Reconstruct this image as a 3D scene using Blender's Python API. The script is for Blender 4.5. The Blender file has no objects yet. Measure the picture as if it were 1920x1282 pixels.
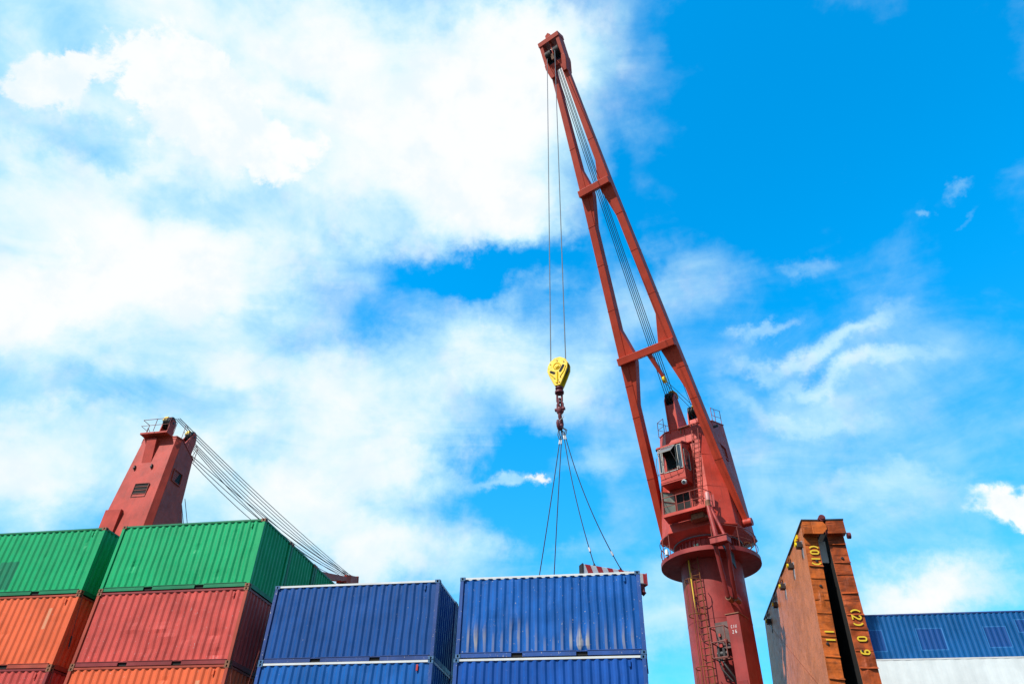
import bpy, bmesh, math, random
from mathutils import Vector, Matrix, Euler
C = bpy.context.scene.collection
R = math.radians
PI = math.pi

# ------------------------------------------------------------------ camera
cam_d = bpy.data.cameras.new("camera")
cam = bpy.data.objects.new("camera", cam_d); C.objects.link(cam)
cam_d.sensor_width = 36.0
cam_d.lens = 1324.0 / 1920 * 36
cam_d.clip_start = 0.1; cam_d.clip_end = 5000
_r = Vector((0.984234845556982, 0.17532579918051838, 0.023294482890510417))
_u = Vector((0.09012057364026296, -0.6104647982157108, 0.7868996202478443))
_w = Vector((-0.15218426659209447, 0.7723947140427387, 0.6166411879859002))
cam.matrix_world = Matrix(((_r.x, _u.x, -_w.x, 0), (_r.y, _u.y, -_w.y, 0), (_r.z, _u.z, -_w.z, 1.855), (0, 0, 0, 1)))
bpy.context.scene.camera = cam

# ------------------------------------------------------------------ sun, sky, exposure
sc = bpy.context.scene
sc.view_settings.view_transform = 'Standard'
sc.view_settings.look = 'None'
sc.view_settings.exposure = 0.60
sc.view_settings.gamma = 1.0
SUN_EL = R(47)
SUN_AZ = math.atan2(-0.625, -0.78)            # compass-like angle from +Y towards +X
sd = Vector((math.sin(SUN_AZ) * math.cos(SUN_EL), math.cos(SUN_AZ) * math.cos(SUN_EL), math.sin(SUN_EL)))
sl = bpy.data.lights.new("sun", 'SUN'); sl.energy = 4.3; sl.angle = R(0.53); sl.color = (1.0, 0.95, 0.88)
so = bpy.data.objects.new("sun", sl); C.objects.link(so)
so.rotation_euler = sd.to_track_quat('Z', 'Y').to_euler()
so.location = (-20, -20, 60)

world = bpy.data.worlds.new("World"); sc.world = world
world.use_nodes = True
nt = world.node_tree; nt.nodes.clear()
def N(nt, typ, **kw):
    n = nt.nodes.new(typ)
    for k, v in kw.items(): setattr(n, k, v)
    return n
def mth(nt, op, a, b=None, c=None, clamp=False):
    n = nt.nodes.new('ShaderNodeMath'); n.operation = op; n.use_clamp = clamp
    for i, x in enumerate((a, b, c)):
        if x is None: continue
        if isinstance(x, (int, float)): n.inputs[i].default_value = x
        else: nt.links.new(x, n.inputs[i])
    return n.outputs[0]
def smooth(nt, x, lo, hi, a=0.0, b=1.0, kind='SMOOTHSTEP'):
    n = nt.nodes.new('ShaderNodeMapRange'); n.interpolation_type = kind
    nt.links.new(x, n.inputs[0])
    for i, v in zip((1, 2, 3, 4), (lo, hi, a, b)): n.inputs[i].default_value = v
    return n.outputs[0]
def mixc(nt, f, a, b, blend='MIX'):
    n = nt.nodes.new('ShaderNodeMix'); n.data_type = 'RGBA'; n.blend_type = blend
    for i, x in ((0, f), (6, a), (7, b)):
        if isinstance(x, (int, float)): n.inputs[i].default_value = x
        elif isinstance(x, tuple): n.inputs[i].default_value = (*x[:3], 1)
        else: nt.links.new(x, n.inputs[i])
    return n.outputs[2]
def noise(nt, vec, scale, detail=6, rough=0.55, dist=0.0):
    n = nt.nodes.new('ShaderNodeTexNoise'); n.inputs['Scale'].default_value = scale
    n.inputs['Detail'].default_value = detail; n.inputs['Roughness'].default_value = rough
    n.inputs['Distortion'].default_value = dist
    nt.links.new(vec, n.inputs['Vector'])
    return n
def vmul(nt, vec, s):
    n = nt.nodes.new('ShaderNodeVectorMath'); n.operation = 'MULTIPLY'; nt.links.new(vec, n.inputs[0]); n.inputs[1].default_value = s
    return n.outputs[0]
SKY=[(-0.91, 0.9103, 0.6005, 0.2009, -2.7558, 0.62),(-0.4085, 0.9512, 0.5222, 0.2488, -3.0719, 0.95),(-0.9281, 0.6571, 0.3117, 0.184, -2.761, 0.8),(-0.2029, 0.8517, 0.214, 0.0802, -3.1236, 0.6),
(-0.132, 1.0781, 0.2481, 0.076, 3.1288, 0.6),(-0.252, 0.998, 0.263, 0.1482, -3.1405, 0.4),(-0.6333, 0.8228, 0.2126, 0.0785, -2.9181, 0.35),(-0.7804, 0.5642, 0.2882, 0.1156, -2.8432, 0.55),
(-0.4763, 0.5792, 0.3559, 0.1103, -2.993, 0.7),(-0.2233, 0.6644, 0.2202, 0.0832, 3.0759, 0.6),(-0.0831, 0.5972, 0.1356, 0.0899, 3.1294, 0.6),(-0.8208, 0.4007, 0.2391, 0.142, -2.9351, 0.8),
(-0.5031, 0.4228, 0.2827, 0.1384, -3.026, 0.9),(-0.3523, 0.3496, 0.172, 0.0678, -3.0754, 0.6),(-0.3276, 0.5228, 0.2212, 0.0663, -3.0629, 0.35),(-0.1962, 0.4624, 0.0908, 0.0189, -3.0551, 0.6),
(0.1325, 0.7357, 0.1616, 0.0731, -3.0991, 0.3),(0.2852, 0.6124, 0.1828, 0.0237, 3.1305, 0.5),(0.2322, 0.6597, 0.0761, 0.0144, -2.8963, 0.35),(0.3327, 0.5658, 0.1873, 0.0208, 2.8466, 0.35),
(0.2621, 0.5381, 0.1892, 0.0186, 2.7231, 0.22),(0.3096, 0.5427, 0.1357, 0.049, 2.8128, 0.22),(0.1685, 0.4749, 0.2441, 0.1068, 2.8449, 0.25),(0.3604, 0.4035, 0.1811, 0.0389, 2.8112, 0.3),
(0.4576, 0.3634, 0.0597, 0.0245, 3.0212, 1.3),(0.3458, 0.2883, 0.1476, 0.0525, 3.0383, 0.95),(0.0885, 0.3258, 0.1268, 0.0456, 3.0959, 0.35),(0.6041, 0.7528, 0.035, 0.0161, 3.1184, 0.36),
(0.533, 0.7477, 0.0222, 0.0084, 3.0015, 0.3),(0.5724, 0.7172, 0.0352, 0.0099, -2.917, 0.26),(0.5677, 0.6449, 0.1545, 0.1373, -3.0101, -0.3),(0.2962, 0.7192, 0.0488, 0.0194, 2.6405, 0.28),
(-0.0201, 0.6919, 0.1155, 0.0898, 3.1356, 0.3),(-0.0382, 0.4848, 0.0743, 0.0435, 3.1222, 0.25),(-0.0105, 0.2717, 0.2114, 0.0508, 3.1246, 0.4),(0.3077, 0.3612, 0.1848, 0.051, 2.9147, 0.25),
(0.2397, 0.5138, 0.19, 0.0426, 2.813, 0.15),(-0.9569, 0.767, 0.1475, 0.0465, -2.6855, -0.5),(-0.6935, 0.9375, 0.1694, 0.0271, 3.0898, -0.2),(-0.2822, 0.7668, 0.3414, 0.0449, -3.0404, -0.55),
(-0.2148, 0.5072, 0.1703, 0.0591, -3.0376, -0.6),(-0.1546, 0.4145, 0.1358, 0.085, -3.1265, -0.75),(-0.9241, 0.5657, 0.1067, 0.0385, -2.7406, -0.15),(-0.8078, 0.4849, 0.1653, 0.0319, -3.0131, -0.25),
(0.3485, 0.887, 0.4086, 0.3262, -2.9475, -0.5),(0.6558, 0.839, 0.2136, 0.163, 2.9317, -0.5),(0.323, 1.0518, 0.3129, 0.0767, 2.9403, -0.45),(-0.6679, 0.7018, 0.3045, 0.1077, -2.888, 0.75),
(-0.322, 0.4792, 0.1074, 0.0654, -3.09, 0.45),(-0.9241, 0.5657, 0.1543, 0.077, -2.7592, 0.5),(-0.8004, 0.8297, 0.2857, 0.0831, -2.8049, 0.4),(0.0377, 0.821, 0.1463, 0.0633, 1.387, -0.3)]
SKY2=[(-1.0527, 0.7971, 0.088, 0.0434, -2.8796, 1.1),(-0.9737, 0.8646, 0.1497, 0.0516, -2.8333, 1.1),(-0.8714, 0.8607, 0.1138, 0.0719, -3.1086, 1.2),(-0.7624, 0.8507, 0.1371, 0.0485, 2.9861, 1.1),
(-0.6392, 0.8581, 0.1114, 0.0626, -3.1037, 0.8),(-1.0578, 0.7638, 0.0588, 0.0305, -2.9671, 0.7),(-0.2339, 0.8177, 0.2821, 0.0296, -3.0441, 0.35),(0.4628, 0.3623, 0.0487, 0.0197, 3.0382, 1.5),
(-0.1673, 0.4645, 0.0414, 0.0145, -3.0681, 0.9),(-0.2944, 0.6983, 0.1565, 0.0377, 3.0821, 0.5),(-0.9197, 0.6683, 0.172, 0.0794, -2.7368, 0.5),(-0.5338, 0.5398, 0.128, 0.0289, -2.9657, 0.4),
(0.3569, 0.2868, 0.0897, 0.029, 3.0302, 0.6)]

sky = N(nt, 'ShaderNodeTexSky', sky_type='NISHITA')
sky.sun_disc = False; sky.sun_elevation = SUN_EL; sky.sun_rotation = SUN_AZ % (2 * PI)
sky.altitude = 0; sky.air_density = 1.0; sky.dust_density = 0.6; sky.ozone_density = 2.5
tc = N(nt, 'ShaderNodeTexCoord')
sep = N(nt, 'ShaderNodeSeparateXYZ'); nt.links.new(tc.outputs['Generated'], sep.inputs[0])
az = mth(nt, 'ARCTAN2', sep.outputs[0], sep.outputs[1])
el = mth(nt, 'ARCSINE', sep.outputs[2])
comb = N(nt, 'ShaderNodeCombineXYZ'); nt.links.new(az, comb.inputs[0]); nt.links.new(el, comb.inputs[1])
n1 = noise(nt, tc.outputs['Generated'], 5.0, 9, 0.62)
n1c = N(nt, 'ShaderNodeVectorMath', operation='SUBTRACT'); nt.links.new(n1.outputs['Color'], n1c.inputs[0]); n1c.inputs[1].default_value = (0.5, 0.5, 0.5)
n1s = vmul(nt, n1c.outputs[0], (0.30, 0.22, 0))
wv = N(nt, 'ShaderNodeVectorMath', operation='ADD'); nt.links.new(comb.outputs[0], wv.inputs[0]); nt.links.new(n1s, wv.inputs[1])
acc = None
for (a0, e0, ra, rb, th, wt) in SKY:
    mp = N(nt, 'ShaderNodeMapping', vector_type='TEXTURE')
    mp.inputs['Location'].default_value = (a0, e0, 0); mp.inputs['Rotation'].default_value = (0, 0, th); mp.inputs['Scale'].default_value = (ra, rb, 1)
    nt.links.new(wv.outputs[0], mp.inputs[0])
    gr = N(nt, 'ShaderNodeTexGradient', gradient_type='QUADRATIC_SPHERE' if False else 'SPHERICAL'); nt.links.new(mp.outputs[0], gr.inputs[0])
    g = smooth(nt, gr.outputs['Fac'], 0.0, 0.9)
    acc = mth(nt, 'MULTIPLY_ADD', g, wt, acc if acc is not None else 0.0)
# feathery structure: fine billows plus stretched wisps
n2 = noise(nt, tc.outputs['Generated'], 9.0, 12, 0.60, 0.25)
mpw = N(nt, 'ShaderNodeMapping'); mpw.inputs['Rotation'].default_value = (0.25, 0.15, 0.5); mpw.inputs['Scale'].default_value = (3.5, 9.0, 15.0)
nt.links.new(tc.outputs['Generated'], mpw.inputs[0])
n3 = noise(nt, mpw.outputs[0], 1.0, 9, 0.58, 0.7)
f2 = mth(nt, 'MULTIPLY_ADD', mth(nt, 'SUBTRACT', n2.outputs['Fac'], 0.5), 0.95, acc)
f3 = mth(nt, 'MULTIPLY_ADD', mth(nt, 'SUBTRACT', n3.outputs['Fac'], 0.5), 0.75, f2)
cov = smooth(nt, f3, -0.28, 0.80)
thin = smooth(nt, f3, 0.40, 1.08)
acc2 = None
n5 = noise(nt, tc.outputs['Generated'], 17.0, 13, 0.66, 0.35)
for (a0, e0, ra, rb, th, wt) in SKY2:      # the brighter, crisper heaps in front of the veil
    mp = N(nt, 'ShaderNodeMapping', vector_type='TEXTURE')
    mp.inputs['Location'].default_value = (a0, e0, 0); mp.inputs['Rotation'].default_value = (0, 0, th); mp.inputs['Scale'].default_value = (ra, rb, 1)
    nt.links.new(wv.outputs[0], mp.inputs[0])
    gr = N(nt, 'ShaderNodeTexGradient', gradient_type='SPHERICAL'); nt.links.new(mp.outputs[0], gr.inputs[0])
    acc2 = mth(nt, 'MULTIPLY_ADD', gr.outputs['Fac'], wt, acc2 if acc2 is not None else 0.0)
crisp = smooth(nt, mth(nt, 'MULTIPLY_ADD', mth(nt, 'SUBTRACT', n5.outputs['Fac'], 0.5), 2.3, acc2), 0.30, 0.72)
crisp = mth(nt, 'MULTIPLY', crisp, smooth(nt, acc2, 0.0, 0.25, 0.0, 0.9))
# clear sky: the Nishita sky, deepened in saturation as by the polarised photograph
hs = N(nt, 'ShaderNodeHueSaturation'); hs.inputs['Saturation'].default_value = 1.12; hs.inputs['Value'].default_value = 1.0
nt.links.new(sky.outputs[0], hs.inputs['Color'])
tint = mixc(nt, smooth(nt, el, 0.12, 0.72), (0.60, 2.25, 2.55), (0.0, 3.05, 3.65))
view_dot = N(nt, 'ShaderNodeVectorMath', operation='DOT_PRODUCT'); nt.links.new(tc.outputs['Generated'], view_dot.inputs[0]); view_dot.inputs[1].default_value = (-0.15, 0.77, 0.62)
tint = mixc(nt, smooth(nt, view_dot.outputs['Value'], -0.1, 0.35), (0.9, 1.0, 1.0), tint)     # boost kept to the camera's view side; behind it left plain to cut ambient
skyc = mixc(nt, 1.0, hs.outputs[0], tint, 'MULTIPLY')
n4 = noise(nt, tc.outputs['Generated'], 14.0, 8, 0.6)
ccol = mixc(nt, thin, (5.9, 8.9, 9.95), (9.6, 9.75, 9.9))
ccol = mixc(nt, mth(nt, 'MULTIPLY', smooth(nt, n4.outputs['Fac'], 0.48, 0.68), 0.65), ccol, (7.9, 9.1, 9.9))
cl = mixc(nt, crisp, mixc(nt, cov, skyc, ccol), mixc(nt, smooth(nt, n4.outputs['Fac'], 0.42, 0.62), (9.9, 9.9, 9.95), (8.5, 9.35, 9.9)))
bg = N(nt, 'ShaderNodeBackground'); bg.inputs[1].default_value = 0.068
nt.links.new(cl, bg.inputs[0])
wo = N(nt, 'ShaderNodeOutputWorld'); nt.links.new(bg.outputs[0], wo.inputs[0])

# ------------------------------------------------------------------ materials
def mat_new(name):
    m = bpy.data.materials.new(name); m.use_nodes = True
    return m, m.node_tree, m.node_tree.nodes['Principled BSDF']
ALB = 0.74
def paint(name, base, rust=0.3, dirt=0.25, fade=0.12, rough=0.45, streak=0.4, scale=1.0, metal=0.0,
          rustcol=(0.16, 0.05, 0.02), patches=(), tan=None, hstreak=0.0, chips=0.0, bump=0.15, chipcol=(0.55, 0.5, 0.45)):
    """weathered paint: faded patches, vertical dirt streaks, rust blooms, chips"""
    m, t, b = mat_new(name)
    base = tuple(c * ALB for c in base); rustcol = tuple(c * ALB for c in rustcol); chipcol = tuple(c * ALB for c in chipcol)
    patches = [(*q[:4], tuple(c * ALB for c in q[4])) for q in patches]
    if tan: tan = (tuple(c * ALB for c in tan[0]), tan[1])
    tcn = N(t, 'ShaderNodeTexCoord'); oi = N(t, 'ShaderNodeObjectInfo')
    off = N(t, 'ShaderNodeVectorMath', operation='SCALE'); off.inputs[0].default_value = (13.1, 7.7, 5.3); t.links.new(oi.outputs['Random'], off.inputs[3])
    v = N(t, 'ShaderNodeVectorMath', operation='ADD'); t.links.new(tcn.outputs['Object'], v.inputs[0]); t.links.new(off.outputs[0], v.inputs[1]); v = v.outputs[0]
    nf = noise(t, v, 0.9 * scale, 6, 0.6)
    lite = tuple(min(1, c * (1 + 1.3 * fade) + 0.03 * fade) for c in base)
    dark = tuple(c * (1 - 1.6 * fade) for c in base)
    col = mixc(t, smooth(t, nf.outputs['Fac'], 0.3, 0.7), dark, lite)
    for (x0, x1, z0, z1, pc) in patches:
        s = N(t, 'ShaderNodeSeparateXYZ'); t.links.new(tcn.outputs['Object'], s.inputs[0])
        fx = mth(t, 'MULTIPLY', mth(t, 'GREATER_THAN', s.outputs[0], x0), mth(t, 'LESS_THAN', s.outputs[0], x1))
        fz = mth(t, 'MULTIPLY', mth(t, 'GREATER_THAN', s.outputs[2], z0), mth(t, 'LESS_THAN', s.outputs[2], z1))
        col = mixc(t, mth(t, 'MULTIPLY', mth(t, 'MULTIPLY', fx, fz), 0.8), col, pc)
    # streaks
    vs = vmul(t, v, (9 * scale, 9 * scale, 0.55 * scale))
    ns = noise(t, vs, 1.0, 5, 0.6)
    col = mixc(t, mth(t, 'MULTIPLY', smooth(t, ns.outputs['Fac'], 0.53, 0.78), streak), col, tuple(c * 0.45 + 0.012 for c in base))
    if hstreak:   # rust lines along the many horizontal stiffeners
        nh = noise(t, vmul(t, v, (1.3, 1.3, 11)), 1.0, 6, 0.65)
        col = mixc(t, mth(t, 'MULTIPLY', smooth(t, nh.outputs['Fac'], 0.50, 0.66), hstreak), col, tuple(c * 0.3 for c in base))
    if tan:   # sun-bleached ribs low on the wall (worn through paint)
        s = N(t, 'ShaderNodeSeparateXYZ'); t.links.new(tcn.outputs['Object'], s.inputs[0])
        vz = vmul(t, v, (1.2, 0, 0.0)); nz = noise(t, vz, 1.0, 2)
        hz = mth(t, 'MULTIPLY_ADD', nz.outputs['Fac'], 1.0, 0.60)
        a = smooth(t, mth(t, 'SUBTRACT', hz, s.outputs[2]), -0.2, 0.75)
        fy = smooth(t, s.outputs[1], tan[1], tan[1] + 0.022, 1.0, 0.0)
        nv = noise(t, vmul(t, v, (14, 1, 0.8)), 1.0, 3)
        k = mth(t, 'MULTIPLY', mth(t, 'MULTIPLY', a, fy), smooth(t, nv.outputs['Fac'], 0.25, 0.5, 0.55, 0.95))
        col = mixc(t, k, col, tan[0])
    nr = noise(t, v, 3.2 * scale, 10, 0.68)
    rf = smooth(t, nr.outputs['Fac'], 0.78 - 0.28 * rust, 0.84 - 0.24 * rust)
    nrc = noise(t, v, 12 * scale, 6, 0.7)
    rc = mixc(t, nrc.outputs['Fac'], tuple(c * 0.45 for c in rustcol), tuple(min(1, c * 2.1) for c in rustcol))
    col = mixc(t, mth(t, 'MULTIPLY', rf, 0.85), col, rc)
    if dirt:
        nd = noise(t, v, 1.7 * scale, 8, 0.65)
        col = mixc(t, mth(t, 'MULTIPLY', smooth(t, nd.outputs['Fac'], 0.45, 0.75), dirt), col, (0.06, 0.05, 0.04))
    if chips:
        nc = noise(t, vmul(t, v, (1, 1, 0.6)), 17 * scale, 5, 0.65)
        col = mixc(t, mth(t, 'MULTIPLY', smooth(t, nc.outputs['Fac'], 0.715 - 0.15 * chips, 0.73 - 0.15 * chips), 0.8), col, chipcol)
    t.links.new(col, b.inputs['Base Color'])
    rr = N(t, 'ShaderNodeMapRange'); t.links.new(nr.outputs['Fac'], rr.inputs[0])
    rr.inputs[1].default_value = 0.3; rr.inputs[2].default_value = 0.7; rr.inputs[3].default_value = rough - 0.07; rr.inputs[4].default_value = rough + 0.2
    t.links.new(rr.outputs[0], b.inputs['Roughness'])
    b.inputs['Metallic'].default_value = metal
    b.inputs['Specular IOR Level'].default_value = 0.22
    if bump:
        bp = N(t, 'ShaderNodeBump'); bp.inputs['Strength'].default_value = bump; bp.inputs['Distance'].default_value = 0.02
        nb = noise(t, v, 2.6 * scale, 8, 0.6)
        t.links.new(nb.outputs['Fac'], bp.inputs['Height']); t.links.new(bp.outputs[0], b.inputs['Normal'])
    return m
def plain(name, col, rough=0.6, metal=0.0, var=0.25, scale=4):
    m, t, b = mat_new(name); col = tuple(c * ALB for c in col)
    tcn = N(t, 'ShaderNodeTexCoord'); n = noise(t, tcn.outputs['Object'], scale, 6, 0.6)
    c = mixc(t, n.outputs['Fac'], tuple(x * (1 - var) for x in col), tuple(min(1, x * (1 + var)) for x in col))
    t.links.new(c, b.inputs['Base Color']); b.inputs['Roughness'].default_value = rough; b.inputs['Metallic'].default_value = metal
    return m
M = {}
M['green'] = paint('green_paint', (0.001, 0.42, 0.145), rust=0.34, dirt=0.04, fade=0.07, streak=0.2, chips=0.15)
M['green_patch'] = paint('green_paint_patched', (0.001, 0.42, 0.145), rust=0.34, dirt=0.04, fade=0.07, streak=0.2, chips=0.15,
                         patches=((0.35, 1.9, 0.25, 0.95, (0.01, 0.16, 0.08)), (1.9, 2.75, 0.25, 1.35, (0.01, 0.19, 0.10))))
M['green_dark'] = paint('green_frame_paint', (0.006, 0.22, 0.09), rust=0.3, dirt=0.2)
M['crimson'] = paint('crimson_paint', (0.66, 0.085, 0.066), rust=0.42, dirt=0.07, chips=0.35, fade=0.12, streak=0.3, chipcol=(0.6, 0.45, 0.42))
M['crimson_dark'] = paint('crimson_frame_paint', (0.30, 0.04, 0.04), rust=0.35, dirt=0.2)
M['orange'] = paint('orange_paint', (0.90, 0.150, 0.050), rust=0.4, dirt=0.05, chips=0.2, fade=0.08, streak=0.22,
                    patches=((4.95, 5.12, 1.35, 2.1, (0.78, 0.36, 0.2)),))
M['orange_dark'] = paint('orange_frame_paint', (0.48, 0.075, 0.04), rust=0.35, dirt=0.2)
M['navy'] = paint('navy_blue_paint', (0.003, 0.072, 0.29), rust=0.3, dirt=0.03, fade=0.10, streak=0.3, chips=0.1)
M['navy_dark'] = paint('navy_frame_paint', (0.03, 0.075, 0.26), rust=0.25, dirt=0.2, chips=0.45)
M['blue'] = paint('bright_blue_paint', (0.001, 0.112, 0.42), rust=0.3, dirt=0.02, fade=0.12, streak=0.3, chips=0.1)
M['blue_worn'] = paint('bright_blue_paint_worn', (0.001, 0.108, 0.43), rust=0.3, dirt=0.02, fade=0.12, streak=0.35, chips=0.3,
                       tan=((0.46, 0.42, 0.40), 0.008))
M['blue2'] = paint('royal_blue_paint', (0.002, 0.085, 0.40), rust=0.08, dirt=0.02, fade=0.10, streak=0.2, chips=0.1)
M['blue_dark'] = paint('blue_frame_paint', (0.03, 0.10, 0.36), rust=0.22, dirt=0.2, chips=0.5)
M['far_blue'] = paint('cobalt_blue_paint', (0.001, 0.095, 0.29), rust=0.03, dirt=0.03, fade=0.08, streak=0.2, chips=0.0,
                      patches=tuple(q for a, w, z, h in ((1.80, 1.05, 1.0, 1.05), (4.62, 1.25, 1.02, 1.05), (7.95, 1.05, 1.08, 1.0), (9.6, 0.9, 1.8, 0.6), (10.0, 0.9, 1.0, 0.7)) for q in ((a - 0.05, a + w + 0.05, z - 0.04, z + h + 0.04, (0.04, 0.20, 0.48)), (a, a + w, z, z + h, (0.001, 0.045, 0.22)))))
M['white'] = paint('white_paint', (0.78, 0.79, 0.78), rust=0.1, dirt=0.12, fade=0.05, streak=0.12, chips=0.1, chipcol=(0.3, 0.25, 0.2))
M['offwhite'] = paint('pale_grey_paint', (0.86, 0.92, 0.92), rust=0.04, dirt=0.05, fade=0.05, streak=0.12)
M['red'] = paint('crane_red_paint', (0.58, 0.058, 0.034), rust=0.48, dirt=0.20, fade=0.12, streak=0.5, chips=0.1)
M['red_jib'] = paint('jib_red_paint', (0.60, 0.060, 0.024), rust=0.42, dirt=0.10, fade=0.08, streak=0.25)
M['red_ped'] = paint('pedestal_red_paint', (0.35, 0.042, 0.036), rust=0.52, dirt=0.2, fade=0.14, streak=0.35, rustcol=(0.24, 0.06, 0.015))
M['red_old'] = paint('faded_red_paint', (0.42, 0.05, 0.04), rust=0.12, dirt=0.08, fade=0.12, streak=0.15)
M['rail'] = paint('rusty_rail_paint', (0.32, 0.07, 0.05), rust=0.55, dirt=0.3, scale=3)
M['rustrail'] = paint('rusty_orange_paint', (0.24, 0.075, 0.018), rust=0.7, dirt=0.3, scale=3)
M['yellow'] = paint('yellow_paint', (1.0, 0.64, 0.004), rust=0.18, dirt=0.06, chips=0.2, scale=3, chipcol=(0.1, 0.08, 0.03))
M['mark'] = plain('yellow_marking_paint', (0.85, 0.56, 0.02), 0.6, var=0.15)
M['rope'] = plain('steel_wire', (0.045, 0.045, 0.05), 0.55, 0.4)
M['rope_light'] = plain('galvanised_wire', (0.16, 0.16, 0.17), 0.5, 0.4)
M['steel'] = plain('greasy_dark_steel', (0.035, 0.028, 0.026), 0.5, 0.3)
M['ferrule'] = plain('bright_ferrule', (0.65, 0.66, 0.68), 0.4, 0.3)
M['casting'] = paint('rusty_casting', (0.30, 0.12, 0.06), rust=0.7, dirt=0.4, scale=4)
M['blue_casting'] = paint('blue_casting', (0.06, 0.16, 0.32), rust=0.35, dirt=0.3, scale=4, chips=0.5)
M['cavity'] = plain('dark_cavity', (0.012, 0.01, 0.01), 0.9)  # near-black paints the shade inside openings; also colours a beam's end cap
M['chain'] = paint('rusty_shackle', (0.18, 0.035, 0.045), rust=0.4, dirt=0.3, scale=6)
M['wframe'] = plain('cream_window_frame', (0.45, 0.41, 0.36), 0.5, var=0.15)
M['greydoor'] = paint('pale_green_door_paint', (0.30, 0.34, 0.28), rust=0.25, dirt=0.25, scale=2)
M['redstripe'] = plain('signal_red_paint', (0.50, 0.02, 0.02), 0.5)
M['whitestripe'] = plain('dirty_white_paint', (0.72, 0.70, 0.68), 0.5)
M['hatch_side'] = paint('hatch_salmon_paint', (0.68, 0.21, 0.085), rust=0.72, dirt=0.15, fade=0.12, streak=0.4, scale=1.5, rustcol=(0.36, 0.12, 0.03), chips=0.85, chipcol=(0.20, 0.06, 0.015))
M['hatch_edge'] = paint('hatch_rust_paint', (0.54, 0.110, 0.008), rust=0.62, dirt=0.35, fade=0.3, streak=0.5, scale=2.2, rustcol=(0.22, 0.05, 0.012), bump=0.7, hstreak=0.7)
M['hatch_edge2'] = paint('hatch_rust_paint_dark', (0.44, 0.075, 0.010), rust=0.5, dirt=0.4, fade=0.3, streak=0.5, scale=2.2, rustcol=(0.2, 0.045, 0.012), bump=0.7, hstreak=0.85)
M['hatch_gap_shade'] = plain('hatch_inner_shade', (0.008, 0.007, 0.006), 0.8)  # near-black colour stands in for the shade between the leaves
M['concrete'] = plain('quay_concrete', (0.055, 0.055, 0.055), 0.9, scale=0.6)
M['deck'] = plain('deck_paint', (0.06, 0.03, 0.025), 0.8, scale=0.8)
def glassmat():
    m, t, b = mat_new('cab_glass'); b.inputs['Base Color'].default_value = (0.03, 0.045, 0.06, 1)
    b.inputs['Roughness'].default_value = 0.05; b.inputs['Specular IOR Level'].default_value = 0.9; b.inputs['Alpha'].default_value = 0.85
    return m
M['glass'] = glassmat()

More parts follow.
